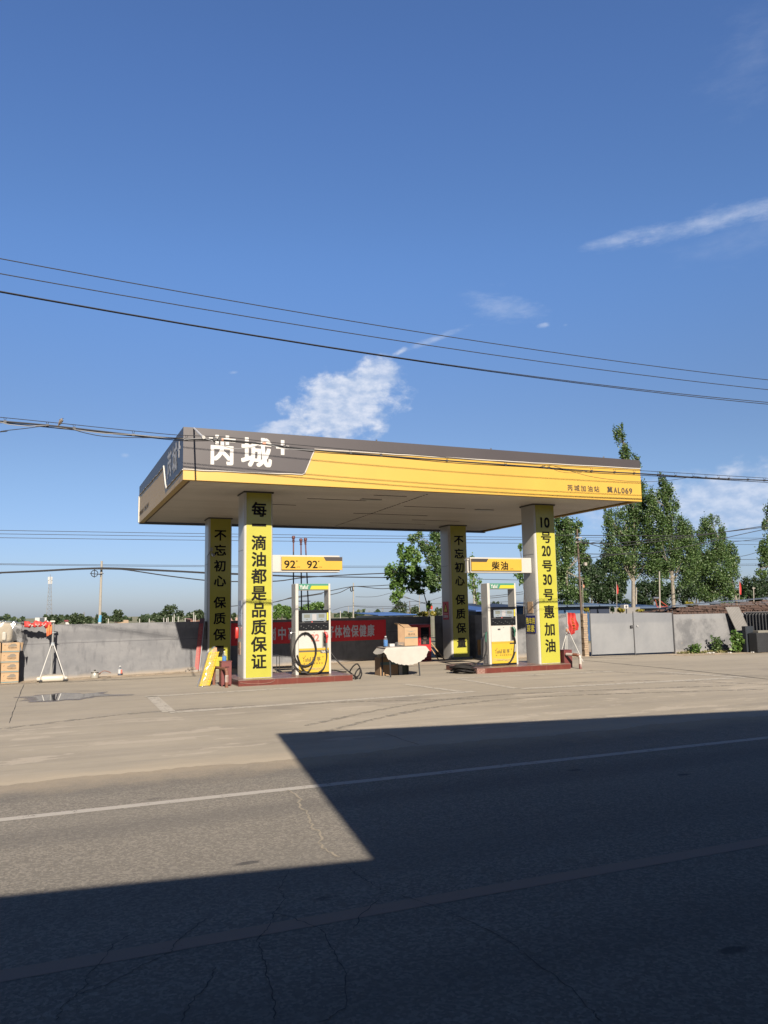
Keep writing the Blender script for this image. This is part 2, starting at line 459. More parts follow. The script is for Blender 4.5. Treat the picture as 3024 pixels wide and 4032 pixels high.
c = g.mix(g.mul(g.rng(pv, .565, .58), zone), c, (.41, .355, .275))
edge = g.rng(g.mul(py, g.mul(g.noise(1.5, 7, .65, g.map((.6, 1, 1))), 1.3), 'ADD'), 10.0, 9.55)
c = g.mix(g.mul(edge, .7), c, (.40, .335, .24))
back = g.rng(g.mul(py, g.mul(med, 1.5), 'ADD'), 21.6, 23.4)
c = g.mix(g.mul(back, .6), c, (.40, .32, .225))
c = g.mix(g.mul(g.rng(fine, .3, .7), .30), c, (.21, .187, .152))
st = g.noise(.55, 4, .5, g.map((.7, 1, 1), loc=(9, 4, 0)))
c = g.mix(g.mul(g.rng(st, .62, .72), .45), c, (.15, .13, .11))
g.col(c); g.b.inputs['Roughness'].default_value = .85; g.b.inputs['Specular IOR Level'].default_value = .3
g.bump(g.mul(g.mul(fine, .5), g.mul(med, 1.0), 'ADD'), .35, .006)
rr = random.Random(3); edge_pts = []
x = -45.0
while x < 75:
    wob = .05 * math.sin(x * 1.7) + .03 * math.sin(x * 5.1)
    edge_pts.append((x, 8.90 + wob + rr.uniform(-.035, .035), .007)); x += .07 if -2 < x < 16 else .6
b = MB(); b.face(edge_pts + [(75, 30, .007), (-45, 30, .007)])
for p, q in zip(edge_pts, edge_pts[1:]): b.face([p, q, (q[0], q[1] - .14, -.0005), (p[0], p[1] - .14, -.0005)])
forecourt = struct(obj('forecourt', b, g.M), 'tan concrete forecourt of the fuel station')
zf = .007
def joint(pts, w, seed): obj('joint', ribbon([gnd(*q) for q in pts], w, zf + .003, .006, 6, seed), crackmat(), forecourt)
joint([(95, 2694), (70, 2755), (54, 2799), (36, 2850)], .014, 5)
joint([(2240, 2597), (2330, 2604), (2500, 2621), (2700, 2640), (2860, 2657), (3060, 2680)], .055, 6)
joint([(1512, 2888), (1600, 2920), (1650, 2935)], .012, 9)
mk = worn('worn_bay_paint', (.44, .405, .335), .555, (.33, .29, .23))
def strip(p, q, w):
    p, q = Vector(p), Vector(q); n = (q - p).normalized(); n = Vector((-n.y, n.x)) * w / 2
    b = MB(); b.face([(*(p + n), zf + .004), (*(p - n), zf + .004), (*(q - n), zf + .004), (*(q + n), zf + .004)]); return b
for p, q, w, l in [((1.96, 13.72), (7.85, 13.97), .24, 'front'), ((1.9, 16.62), (4.9, 16.72), .22, 'back'), ((1.97, 13.80), (2.03, 16.6), .22, 'left end'),
                   ((7.62, 14.05), (7.35, 16.2), .17, 'right end'), ((8.92, 13.92), (14.05, 13.40), .26, 'front'), ((9.05, 16.86), (13.2, 16.4), .2, 'back'),
                   ((8.86, 14.0), (9.0, 16.85), .14, 'left end'), ((14.35, 13.3), (14.0, 15.7), .2, 'right end')]:
    struct(obj('bay_marking', strip(p, q, w), mk))
tyre = worn('tyre_rubber', (.19, .168, .138), .70, (.22, .195, .16))
def arc(pts, w, seed):
    P = [gnd(*q) for q in pts]; out_ = []
    for i in range(len(P) - 1):
        p0, p1, p2, p3 = P[max(i - 1, 0)], P[i], P[i + 1], P[min(i + 2, len(P) - 1)]
        for k in range(8):
            t = k / 8; out_.append(.5 * ((2 * p1) + (-p0 + p2) * t + (2 * p0 - 5 * p1 + 4 * p2 - p3) * t * t + (-p0 + 3 * p1 - 3 * p2 + p3) * t ** 3))
    out_.append(P[-1]); struct(obj('tyre_mark', ribbon([(p.x, p.y, 0) for p in out_], w, zf + .0025 + seed * .0001, .004, 2, seed), tyre))
for i, (pts, w) in enumerate([([(1250, 2890), (1560, 2815), (1800, 2775), (2200, 2742), (3024, 2715)], .17), ([(1200, 2860), (1480, 2800), (1750, 2757), (2100, 2730), (2900, 2700)], .17),
                              ([(-60, 2880), (600, 2805), (1250, 2770), (1900, 2752)], .18),
                              ([(2300, 2640), (2600, 2655), (3100, 2665)], .15), ([(2250, 2690), (2600, 2682), (3100, 2700)], .15)]): arc(pts, w, i)
# sandy strip by the walls
g = NG('sandy_dirt'); n = g.noise(3.5, 8, .65); n2 = g.noise(50, 4)
f = g.rng(g.mul(n, g.mul(n2, .25), 'ADD'), .48, .66)
g.col(g.mix(g.rng(n2, .3, .7), (.43, .335, .225), (.33, .255, .175))); g.b.inputs['Roughness'].default_value = .95
tr = g.n('ShaderNodeBsdfTransparent'); ms = g.n('ShaderNodeMixShader'); g.l(f, ms.inputs[0]); g.l(tr.outputs[0], ms.inputs[1]); g.l(g.b.outputs[0], ms.inputs[2]); g.l(ms.outputs[0], g.o.inputs[0])
for pl in ([(-6, 20.6), (.4, 21.9), (4.2, 22.6), (4.2, 23.5), (.4, 22.72), (-6, 21.4)], [(5.4, 22.9), (9.2, 23.5), (9.2, 24.5), (5.4, 23.75)],
           [(19.0, 20.1), (24.5, 19.4), (24.5, 20.9), (19.0, 21.2)], [(13.6, 22.6), (16.2, 21.6), (16.2, 22.4), (13.6, 23.4)]):
    b = MB(); b.face([(p[0], p[1], zf + .004) for p in pl]); struct(obj('dirt', b, g.M))

# the puddle and its damp rim
def blob_poly(c, rx, ry, spikes, seed, n=90):
    r = random.Random(seed); ph = [r.uniform(0, 6.28) for _ in range(4)]; P = []
    for k in range(n):
        a = 2 * math.pi * k / n
        m_ = 1 + .12 * math.sin(3 * a + ph[0]) + .10 * math.sin(5 * a + ph[1]) + .06 * math.sin(11 * a + ph[2])
        for sa, sw, sh in spikes:
            d = (a - sa + math.pi) % (2 * math.pi) - math.pi; m_ += sh * math.exp(-(d / sw) ** 2)
        P.append((c[0] + rx * m_ * math.cos(a), c[1] + ry * m_ * math.sin(a)))
    return P
pc = gnd(225, 2742)
sp_ = [(-.25, .12, .95), (.55, .10, .45), (math.pi, .12, .25), (math.pi + .35, .10, .35), (math.pi - .4, .12, .3)]
b = MB(); b.face([(x, y, zf + .0035) for x, y in blob_poly((.42, 17.55), .72, .86, sp_, 4)])
struct(obj('damp_patch', b, mat('damp_concrete', (.085, .074, .062), .5, var=.25, scale=9)))
g = NG('puddle_water'); g.b.inputs['Base Color'].default_value = (.035, .032, .03, 1); g.b.inputs['Roughness'].default_value = .015; g.b.inputs['Specular IOR Level'].default_value = .9
g.b.inputs['Coat Weight'].default_value = .6; g.b.inputs['Coat Roughness'].default_value = .01
b = MB(); b.face([(x, y, zf + .007) for x, y in blob_poly((.45, 17.55), .60, .70, [(s, w * .8, h * .8) for s, w, h in sp_], 4)])
struct(obj('puddle', b, g.M), 'shallow puddle reflecting the stand on the concrete')

# ------------------------------------------------------------------ buildings across the road behind the camera (they throw the shadow)
plaster = mat('dark_brick_render', (.20, .16, .13), .9, var=.1, scale=1.2)
def block(name, label, x0, x1, yb, slope, h, depth, doors, added_eave):
    t = thing(name, label, 'building', (x0, yb, 0)); th = math.atan(slope)
    ux, uy = math.cos(th), math.sin(th); Lh = (x1 - x0) / ux
    def P(u, d, z): return Vector((x0 + ux * u - .16 * d, yb + uy * u - d, z))
    def bx(u0, u1, d0, d1, z0, z1):
        b = MB(); b.prism([P(u0, d0, z0), P(u1, d0, z0), P(u1, d1, z0), P(u0, d1, z0)], (0, 0, z1 - z0)); return b
    obj('wall', bx(0, Lh, 0, depth, -.03, h - .12), plaster, t)
    obj('roof', bx(0, Lh, -added_eave, depth, h - .117, h), mat('roof_slab', (.2, .2, .2), .9), t)
    for u0, z0, w, hh, nm in doors:
        f = obj(nm, bx(u0, u0 + w, -.03, -.001, z0, z0 + hh), mat('dark_frame', (.05, .05, .055), .5), t)
        obj('pane', bx(u0 + .08, u0 + w - .08, -.04, -.031, z0 + .08, z0 + hh - .08), mat('dark_glass', (.03, .04, .045), .08, spec=.6), f)
    return t
YB = -1.1
eR, eL = 2.0, -.4                                    # unseen eaves added to block sky light and deepen the road shadow
hR = (10.61 - eR) * .57; hL = (5.03 - eL) * .57
xr = 2.91 - .16 * (10.61 - YB)
block('shop_building', 'tall plastered building across the road whose roofline shades the road to the right', xr, xr + 32, YB, -.20, hR, 9,
      [(1.2 + 4.2 * k, .9, 1.8, 1.7, 'window') for k in range(6)], eR - YB)
block('shop_building', 'lower plastered building across the road whose roofline shades the near lane', xr - 16.0, xr + .06, YB + 16.0 * .146, -.146, hL, 8.5,
      [(1.6 + 4.4 * k, .05, 1.8, 2.1, 'door') for k in range(3)], eL - YB)

# ------------------------------------------------------------------ boundary walls
g = NG('wall_cement'); n = g.noise(1.3, 8, .65, g.map((1, 1, 1.6))); n2 = g.noise(7, 7, .6, g.map((1, 1, .35))); n3 = g.noise(70, 4)
c = g.mix(g.rng(n, .35, .66), (.138, .141, .149), (.192, .192, .196)); c = g.mix(g.mul(g.rng(n2, .48, .7), .7), c, (.090, .092, .10))
c = g.mix(g.mul(n3, .3), c, (.15, .15, .152))
pz = g.sepxyz()[2]; band = g.mul(g.rng(pz, .98, 1.0), g.rng(pz, 1.26, 1.2)); c = g.mix(g.mul(band, .28), c, (.085, .086, .092))
seam = g.mul(g.rng(g.mul(pz, g.mul(n2, .012), 'ADD'), .918, .925), g.rng(g.mul(pz, g.mul(n2, .012), 'ADD'), .94, .932)); c = g.mix(g.mul(seam, .7), c, (.05, .05, .055))
chip = g.rng(g.noise(2.6, 5, .6, g.map((1, 1, 1), loc=(4, 4, 4))), .70, .715); c = g.mix(g.mul(chip, g.rng(pz, .55, .1)), c, (.42, .39, .33))
dust = g.rng(g.mul(pz, g.mul(n, .25), 'ADD'), .26, .12); c = g.mix(g.mul(dust, .7), c, (.33, .27, .20))
g.col(c); g.b.inputs['Roughness'].default_value = .9; g.bump(g.mul(n3, n, 'ADD'), .3, .01)
def wall_run(name, pts, h, th, M, label, cat='wall', group=None):
    b = MB()
    off = []
    for i in range(len(pts)):
        d = Vector(pts[min(i + 1, len(pts) - 1)]) - Vector(pts[max(i - 1, 0)]); d.normalize(); off.append(Vector(pts[i]) + Vector((-d.y, d.x)) * th)
    poly = [(*p, -.03) for p in pts] + [(*p, -.03) for p in reversed(off)]
    b.prism(poly, (0, 0, h + .03)); o = tag(obj(name, b, M), label, cat, group)
    return o
LW = [(-8, 21.1), (.35, 22.77), (8.5, 24.40), (12.5, 25.2)]
wl = wall_run('boundary_wall', LW, 1.41, .22, g.M, 'long grey rendered wall behind the left half of the station')
def on_left(x): return 22.70 + .2 * x
g = NG('wall_cement_pale'); n = g.noise(1.6, 8, .68, g.map((1, 1, .8))); n2 = g.noise(5, 7, .65); n3 = g.noise(70, 4)
c = g.mix(g.rng(n, .38, .6), (.092, .094, .098), (.178, .178, .178)); c = g.mix(g.mul(g.rng(n2, .45, .7), .4), c, (.14, .14, .142))
pz = g.sepxyz()[2]; band = g.rng(pz, 1.13, 1.2); c = g.mix(g.mul(band, .5), c, (.185, .19, .198))
chip = g.rng(g.noise(1.7, 6, .6, g.map((1, 1, 1), loc=(1, 2, 3))), .66, .68); c = g.mix(g.mul(chip, .7), c, (.27, .21, .15))
dust = g.rng(g.mul(pz, g.mul(n, .25), 'ADD'), .3, .14); c = g.mix(g.mul(dust, .6), c, (.33, .27, .20))
g.col(c); g.b.inputs['Roughness'].default_value = .9; g.bump(g.mul(n3, n2, 'ADD'), .3, .01)
wall_run('boundary_wall', [(12.56, 25.0), (13.35, 23.55), (16.55, 22.08)], 1.43, .2, g.M, 'grey wall with peeling patches behind the right red flag stand')
wall_run('boundary_wall', [(19.78, 21.24), (22.2, 20.98), (26.5, 20.5)], 1.33, .2, g.M, 'pale streaky cement wall right of the sheet metal gate, weeds at its foot')
brick = mat('old_brick', (.27, .16, .10), .9, col2=(.36, .27, .18), scale=14)
b = MB(); rb = random.Random(5)
for k in range(19):
    z = .0 + k * .075
    b.box(16.60 + rb.uniform(-.012, .008), 16.76 + rb.uniform(-.008, .012), 21.99, 22.3, z, z + .066)
o = obj('brick_pillar', b, mat('pale_brick', (.42, .33, .22), .9, col2=(.30, .20, .13), scale=9))
tag(o, 'narrow raw brick pillar at the left edge of the sheet metal gate', 'pillar')
# small red thing by the pillar
b = MB(); b.box(16.70, 16.98, 22.32, 22.6, .0, .26); b.box(16.70, 16.98, 22.32, 22.6, .30, .40); b.box(16.72, 16.96, 22.34, 22.58, .262, .298)
tag(obj('red_crate', b, mat('maroon_paint', (.18, .015, .015), .6)), 'small dark red crate in the gap beside the brick pillar', 'crate')
# sheet metal gate
gate = thing('metal_gate', 'double leaf gate of pale grey sheet metal in the right wall', 'gate', (18.0, 21.6, 0))
g = NG('gate_sheet'); n = g.noise(1.5, 7, .6, g.map((1, 1, .6))); n2 = g.noise(30, 5, .7); pz = g.sepxyz()[2]
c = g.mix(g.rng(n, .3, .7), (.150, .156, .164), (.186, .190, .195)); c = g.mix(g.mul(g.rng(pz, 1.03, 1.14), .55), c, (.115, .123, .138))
c = g.mix(g.rng(n2, .69, .74), c, (.27, .265, .25)); g.col(c); g.b.inputs['Roughness'].default_value = .55; g.b.inputs['Metallic'].default_value = .15
g.bump(n, .3, .05)
def gp(u): return Vector((16.80 + (19.74 - 16.80) * u, 21.87 + (21.27 - 21.87) * u, 0))
for u0, u1 in ((0.0, .512), (.518, 1.0)):
    a, c_ = gp(u0), gp(u1); nrm = Vector((-(c_ - a).y, (c_ - a).x, 0)).normalized() * .03
    b = MB(); h0, h1 = (.06, .075), (1.42, 1.39)
    b.face([a + Vector((0, 0, h0[0])), c_ + Vector((0, 0, h0[1])), c_ + Vector((0, 0, h1[1])), a + Vector((0, 0, h1[0]))])
    b.face([a + nrm + Vector((0, 0, h0[0])), c_ + nrm + Vector((0, 0, h0[1])), c_ + nrm + Vector((0, 0, h1[1])), a + nrm + Vector((0, 0, h1[0]))])
    for p, q, r0, r1 in ((a, c_, h0[0], h0[1]), (a, c_, h1[0], h1[1])):
        b.face([p + Vector((0, 0, r0)), q + Vector((0, 0, r1)), q + nrm + Vector((0, 0, r1)), p + nrm + Vector((0, 0, r0))])
    for p, z0, z1 in ((a, h0[0], h1[0]), (c_, h0[1], h1[1])):
        b.face([p + Vector((0, 0, z0)), p + nrm + Vector((0, 0, z0)), p + nrm + Vector((0, 0, z1)), p + Vector((0, 0, z1))])
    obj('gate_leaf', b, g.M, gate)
dkm = mat('dark_steel', (.10, .10, .105), .55, .4)
for u, h in ((-.012, 1.52), (.515, 1.46), (1.006, 1.46)):
    p = gp(u) + Vector((0, -.02, 0)); obj('gate_post', MB().tube([p, p + Vector((0, 0, h))], .014, 8), dkm, gate)
p = gp(.49) + Vector((0, -.03, .97)); obj('latch', MB().box(p.x - .06, p.x + .05, p.y - .03, p.y, p.z - .05, p.z + .03), dkm, gate)
p = gp(.56) + Vector((0, -.02, .97)); obj('hole_patch', MB().box(p.x - .02, p.x + .02, p.y - .02, p.y, p.z - .02, p.z + .02), mat('white_plastic', (.55, .54, .52), .5), gate)
# ------------------------------------------------------------------ canopy
CX0, CX1, CY0, CY1, CZB, CZT = 2.60, 14.78, 16.78, 25.23, 4.43, 5.557
yel = mat('yellow_panel', (.60, .365, .054), .42, var=.05, scale=.8, spec=.4, bump=.10, bscale=1.5)
gry = mat('grey_panel', (.062, .051, .051), .42, var=.08, scale=.9, spec=.4, bump=.05, bscale=1.5)
trimw = mat('white_trim', (.62, .57, .48), .6)
white = mat('white_enamel', (.52, .50, .455), .38, var=.04, scale=3, spec=.4)
black = mat('black_vinyl', (.010, .009, .008), .7, spec=.08)
browntrim = mat('brown_timber', (.19, .115, .065), .8, var=.3, scale=12)
can = thing('fuel_canopy', 'yellow and grey flat fuel canopy on four white columns with yellow banners', 'canopy', (8.6, 21, 0))
b = MB(); T = .13
b.box(CX0, CX1, CY0, CY0 + T, CZB, CZT)
obj('fascia', b, yel, can)
b = MB(); b.box(CX0, CX0 + T, CY0 + T, CY1 - T, CZB, CZT); obj('fascia', b, yel, can)
b = MB(); b.box(CX1 - T, CX1, CY0 + T, CY1 - T, CZB, CZT); obj('fascia', b, yel, can)
b = MB(); b.box(CX0, CX1, CY1 - T, CY1, CZB - .03, CZT); obj('fascia', b, mat('slate_panel', (.055, .065, .085), .5), can)
b = MB(); b.box(CX0 + T, CX1 - T, CY0 + T, CY1 - T, CZT - .22, CZT - .16); obj('roof_deck', b, mat('roof_sheet', (.3, .3, .3), .7), can)
# grey bands: front and left
F = CY0
band = [(CX0, CZT + .006), (CX0, 4.645), (4.2, 4.652), (5.2, 4.672), (5.27, 4.70), (5.51, 5.262), (8.5, 5.275), (11.35, 5.29), (CX1, 5.332), (CX1, CZT + .006)]
def poly_slab(mb, pts, f, n, th):
    mb.prism([f(*p) for p in pts], Vector(n) * th)
b = MB(); poly_slab(b, band, lambda x, z: (x, F - .001, z), (0, -1, 0), .007); obj('grey_band', b, gry, can)
rt = random.Random(2)
def wav(pts, n=10, j=.006):
    o = []
    for i in range(len(pts) - 1):
        for k in range(n):
            t = k / n; o.append((pts[i][0] * (1 - t) + pts[i + 1][0] * t, pts[i][1] * (1 - t) + pts[i + 1][1] * t + rt.uniform(-j, j)))
    return o + [pts[-1]]
b = MB(); b.tube([(x, F - .014, z) for x, z in wav(band[1:-1], 9)], .013, 6); obj('trim', b, trimw, can)
bl = [(16.76, CZT + .006), (16.76, 4.645), (19.15, 4.60), (19.33, 4.72), (19.70, 5.235), (20.7, 5.22), (23, 5.26), (CY1, 5.29), (CY1, CZT + .006)]
b = MB(); poly_slab(b, bl, lambda y, z: (CX0 - .001, y, z), (-1, 0, 0), .007); obj('grey_band', b, gry, can)
b = MB(); b.tube([(CX0 - .012, y, z) for y, z in wav(bl[1:-1], 8, .012)], .012, 6); obj('trim', b, trimw, can)
b = MB(); b.tube([(CX0 - .012, y, z) for y, z in [(19.15, 4.60), (19.33, 4.73), (19.70, 5.235)]], .022, 6); obj('trim', b, mat('white_foam_edge', (.7, .68, .62), .6), can)
b = MB(); b.box(CX0 - .03, CX0 + .0, CY1 - .06, CY1 + .03, CZB + .02, 5.26); obj('peeled_edge', b, trimw, can)
# panel joints in the fascia, thin dark lines
for x in (4.05, 5.05, 7.5, 9.9, 12.3): obj('panel_joint', MB().box(x, x + .006, F - .0105, F - .009, 5.30 if x > 5.4 else 4.72, CZT - .01), mat('joint_grey', (.06, .05, .05), .6), can)
# screws and hooks along the top
for x in (7.05, 10.15, 13.62): obj('hook', MB().tube([(x, F + .05, CZT), (x, F + .05, CZT + .05)], .018, 6), dkm, can)
# lettering
wl_ = mat('white_letter', (.62, .60, .56), .45)
b = MB()
def glyf(mb, ch, x0, z0, x1, z1, y, bold=0.0): mb.text(ch, (x0, y, z0), (x1 - x0, 0, 0), (0, 0, z1 - z0), (0, -1, 0), bold)
glyf(b, '芮', 3.135, 4.80, 3.70, 5.43, F - .012, .024); glyf(b, '城', 3.845, 4.80, 4.49, 5.43, F - .012, .024)
b.box(4.61, 4.91, F - .013, F - .009, 5.225, 5.305); b.box(4.72, 4.80, F - .0135, F - .009, 5.09, 5.425)
obj('lettering', b, wl_, can)
b = MB()
def glyl(mb, ch, ya, z0, yb, z1, x, bold=0.0): mb.text(ch, (x, ya, z0), (0, yb - ya, 0), (0, 0, z1 - z0), (-1, 0, 0), bold)
glyl(b, '芮', 19.08, 4.80, 18.42, 5.42, CX0 - .012, .024); glyl(b, '城', 18.28, 4.79, 17.60, 5.42, CX0 - .012, .024)
b.box(CX0 - .013, CX0 - .009, 17.18, 17.50, 5.17, 5.24); b.box(CX0 - .0135, CX0 - .009, 17.30, 17.38, 5.0, 5.36)
obj('lettering', b, wl_, can)
b = MB(); dkl = mat('brown_letter', (.07, .05, .03), .5)
x = 12.365
for ch in '芮城加油站': glyf(b, ch, x, 4.625, x + .165, 4.785, F - .006, .012); x += .212
obj('lettering', b, dkl, can); b = MB()
x = 13.635
for ch, w in zip('冀AL069', (.175, .105, .085, .095, .095, .095)):
    h = .145 if ch != '冀' else .165
    glyf(b, ch, x, 4.63, x + w, 4.63 + h, F - .006, .012 if ch == '冀' else .02); x += w + (.045 if ch == '冀' else .033)
obj('lettering', b, dkl, can)
b = MB(); y = 25.12
for ch in '芮城加油站': glyl(b, ch, y, 4.64, y - .17, 4.765, CX0 - .006, .012); y -= .235
obj('lettering', b, dkl, can); b = MB()
y = 23.75
for ch, w in zip('冀AL069', (.18, .12, .10, .10, .10, .10)): glyl(b, ch, y, 4.635, y - w, 4.755, CX0 - .006, .012); y -= w + .05
obj('lettering', b, dkl, can)
# soffit
g = NG('soffit_strips'); g.GK = 1.0; px_ = g.sepxyz()
fr = g.n('ShaderNodeMath', operation='FRACT'); g.l(g.mul(px_[1], 6.0), fr.inputs[0])
ln = g.mul(g.rng(fr.outputs[0], .0, .16), g.rng(fr.outputs[0], 1.0, .86)); nz = g.noise(.9, 5, .6, g.map((.25, 1, 1)))
dk = g.rng(g.noise(1.6, 3, .5, g.map((.22, 5.0, 1), loc=(2, 5, 0))), .64, .68)
c = g.mix(ln, (.10, .092, .082), g.mix(g.rng(nz, .35, .65), (.37, .345, .31), (.44, .41, .37)))
c = g.mix(g.mul(g.mul(dk, g.rng(fr.outputs[0], .25, .0)), .9), c, (.03, .03, .03))
g.col(c); g.b.inputs['Roughness'].default_value = .6; g.bump(ln, .5, .01)
b = MB(); b.box(CX0 + .2, CX1 - .22, CY0 + T + .004, CY1 - T - .004, CZB + .035, CZB + .075); obj('soffit', b, g.M, can)
b = MB(); b.box(CX0 + T + .003, CX0 + .2 - .003, CY0 + T + .004, CY1 - T - .004, CZB + .02, CZB + .07); obj('edge_strip', b, browntrim, can)
b = MB(); b.box(CX1 - .22 + .003, CX1 - T - .003, CY0 + T + .004, CY1 - T - .004, CZB + .06, CZB + .11); obj('edge_strip', b, mat('black_gap', (.015, .012, .01), .9), can)  # shade of the open gap painted as a black strip
b = MB(); rl = random.Random(8)                      # the broken seam across the soffit
ys = CY0 + .6
while ys < 24.6:
    w = rl.uniform(.06, .16); b.box(8.6 + (ys - 17) * .03, 8.6 + (ys - 17) * .03 + .03, ys, ys + w, CZB + .028, CZB + .034); ys += w + rl.uniform(.04, .12)
sb = mat('seam_black', (.02, .018, .016), .9); obj('seam', b, sb, can)
for x, y, l in ((6.0, 18.9, 1.6), (9.0, 19.6, 1.9), (8.2, 21.4, 2.4), (10.6, 22.5, 1.7), (4.9, 20.2, 1.2), (9.6, 23.6, 2.0), (7.4, 17.9, .9)):
    obj('seam', MB().box(x, x + l, y, y + .022, CZB + .027, CZB + .034), sb, can)
for x, y in ((7.35, 18.55), (11.3, 19.6)):
    l_ = obj('soffit_light', MB().box(x, x + .55, y, y + .16, CZB + .012, CZB + .034, bev=.006), mat('lamp_cover', (.5, .49, .45), .4), can)
# columns
banner_y = mat('yellow_banner', (.46, .435, .058), .26, var=.05, scale=1.5, spec=.5, bump=.14, bscale=2.2)
colw = mat('column_white', (.58, .565, .53), .30, var=.06, scale=1.4, spec=.5)
CWD, CDP = .693, .676
def text_col(mb, items, y):
    for ch, x0, x1, z0, z1 in items: glyf(mb, ch, x0, z0, x1, z1, y, .024)
def column(x, y, z0, items, inset):
    c = obj('column', MB().rbox(x, x + CWD, y, y + CDP, z0, CZB + .03, .075, 6), colw, can); sm(c, 30)
    bx0, bx1 = x + inset[0], x + CWD - inset[1]
    obj('banner', MB().box(bx0, bx1, y - .006, y - .001, z0 + .012, CZB + .01), banner_y, c)
    b = MB(); text_col(b, [q for q in items if q[0] != '一'], y - .009)
    for q in items:
        if q[0] == '一': b.box(q[1], q[2], y - .0105, y - .0085, 3.632, 3.695)
    obj('lettering', b, black, c)
    jm = mat('column_joint', (.09, .085, .08), .7)
    for zz in (1.62, 3.08): obj('seam', MB().box(x - .002, x + .001, y + .09, y + CDP - .09, zz, zz + .008), jm, c)
    obj('collar', MB().box(x - .012, x + CWD + .012, y - .010, y + CDP + .01, CZB - .005, CZB + .03), jm, c)
    return c
HI = .144
zA = [('每', 4.20, 3.87)] + [('一', 3.845, 3.51)]
tA = []; chars = '每一滴油都是品质保证'; pitch = (4.035 - .52) / 9
for i, ch in enumerate(chars):
    zc = 4.035 - pitch * i; tA.append((ch, 4.405, 4.745, zc - .168, zc + .168))
cA = column(4.224, 18.134, HI, tA, (.05, .045))
tB = []
zB = [(4.07, 3.82), (3.69, 3.40), None]
rowsB = ['10', '号', '20', '号', '30', '号', '惠', '加', '油']
zc = [3.945, 3.545, 3.165, 2.765, 2.385, 1.985, 1.52, 1.055, .615]
for ch, z in zip(rowsB, zc):
    h = .135 if len(ch) == 2 else .155
    if len(ch) == 1 and ch != '号': h = .17
    tB.append((ch, 12.425 if len(ch) == 2 else 12.41, 12.70 if len(ch) == 2 else 12.735, z - h, z + h))
cB = column(12.214, 18.134, HI, tB, (.05, .045))
def text_back(x):
    zz = [3.945, 3.49, 3.03, 2.585, 1.955, 1.49, 1.02, .54]
    return [(ch, x + .16, x + .50, z - .163, z + .163) for ch, z in zip('不忘初心保质保量', zz)]
cC = column(4.41, 23.477, 0.007, text_back(4.42), (.045, .04))
cD = column(12.404, 23.477, 0.007, text_back(12.44), (.06, .04))
b = MB(); b.rbox(12.404 - .04, 12.404 + CWD + .05, 23.40, 23.47, .007, .07, .02); obj('plinth', b, mat('grey_concrete', (.22, .20, .18), .9, var=.2, scale=12), can)

# ------------------------------------------------------------------ islands
g = NG('red_tile'); p3 = g.sepxyz(); fx = g.n('ShaderNodeMath', operation='FRACT'); g.l(g.mul(g.mul(p3[0], -4.02, 'ADD'), 1 / .452), fx.inputs[0])
ln = g.rng(fx.outputs[0], .968, .978); n = g.noise(4, 6); n2 = g.noise(40, 4)
c = g.mix(g.rng(n, .3, .7), (.085, .015, .011), (.12, .024, .016)); c = g.mix(g.mul(n2, .3), c, (.2, .07, .05)); c = g.mix(ln, c, (.16, .062, .045))
g.col(c); g.b.inputs['Roughness'].default_value = .28
tile = g.M
g = NG('island_top'); n = g.noise(3, 7); n2 = g.noise(30, 5); g.col(g.mix(g.rng(n, .3, .7), (.13, .06, .048), (.24, .17, .135))); g.b.inputs['Roughness'].default_value = .35
topm = g.M
def island(x0, x1, lab):
    t = thing('pump_island', lab, 'pump island', ((x0 + x1) / 2, 18.5, 0))
    obj('kerb', MB().box(x0, x1, 17.743, 19.45, .0, HI - .012, bev=.008), tile, t)
    obj('top', MB().box(x0 - .006, x1 + .006, 17.735, 19.46, HI - .0115, HI, bev=.004), topm, t)
    return t
i1 = island(4.02, 6.73, 'dark red tiled island under the pump marked 92')
i2 = island(10.08, 12.91, 'dark red tiled island under the diesel pump with a chipped left corner')
b = MB(); b.box(10.065, 10.30, 17.728, 17.741, .0, HI - .02); b.box(10.062, 10.079, 17.75, 18.2, .0, HI - .03)
obj('chipped_corner', b, mat('chipped_concrete', (.36, .24, .19), .95, col2=(.17, .05, .035), scale=22), i2)
b = MB()                                             # pale cable lying along the first island front
pts = [(4.05, .09), (4.3, .055), (4.55, .045), (4.75, .062), (4.84, .10), (4.825, .13)]
b.tube([(x, 17.728, z) for x, z in pts], .005, 5); obj('cable', b, mat('pale_cable', (.36, .20, .15), .7), i1)

# ------------------------------------------------------------------ price signs
sig_y = mat('sign_yellow', (.60, .37, .045), .35, var=.05, scale=2)
brown = mat('sign_brown', (.035, .024, .018), .5)
def price_sign(lab, hx0, hx1, px0, px1, items, notch):
    t = thing('price_sign', lab, 'sign', ((hx0 + hx1) / 2, 18.45, 2.56)); y = 18.32
    obj('housing', MB().box(hx0, hx1, y, y + .26, 2.575, 2.985, bev=.012), white, t)
    p = obj('panel', MB().box(px0, px1, y - .045, y - .002, 2.63, 2.945, bev=.006), sig_y, t)
    b = MB(); poly_slab(b, notch, lambda x, z: (x, y - .0455, z), (0, -1, 0), .004); obj('dark_corner', b, brown, p)
    for ch, x0, z0, x1, z1, bd in items:
        b = MB(); glyf(b, ch, x0, z0, x1, z1, y - .050, bd); obj('lettering', b, black, p)
    for x in (px0 - .02, px1 + .02):
        obj('joint', MB().box(x - .003, x + .003, y - .003, y - .0005, 2.59, 2.97), mat('sign_joint', (.25, .24, .22), .6), t)
    return t
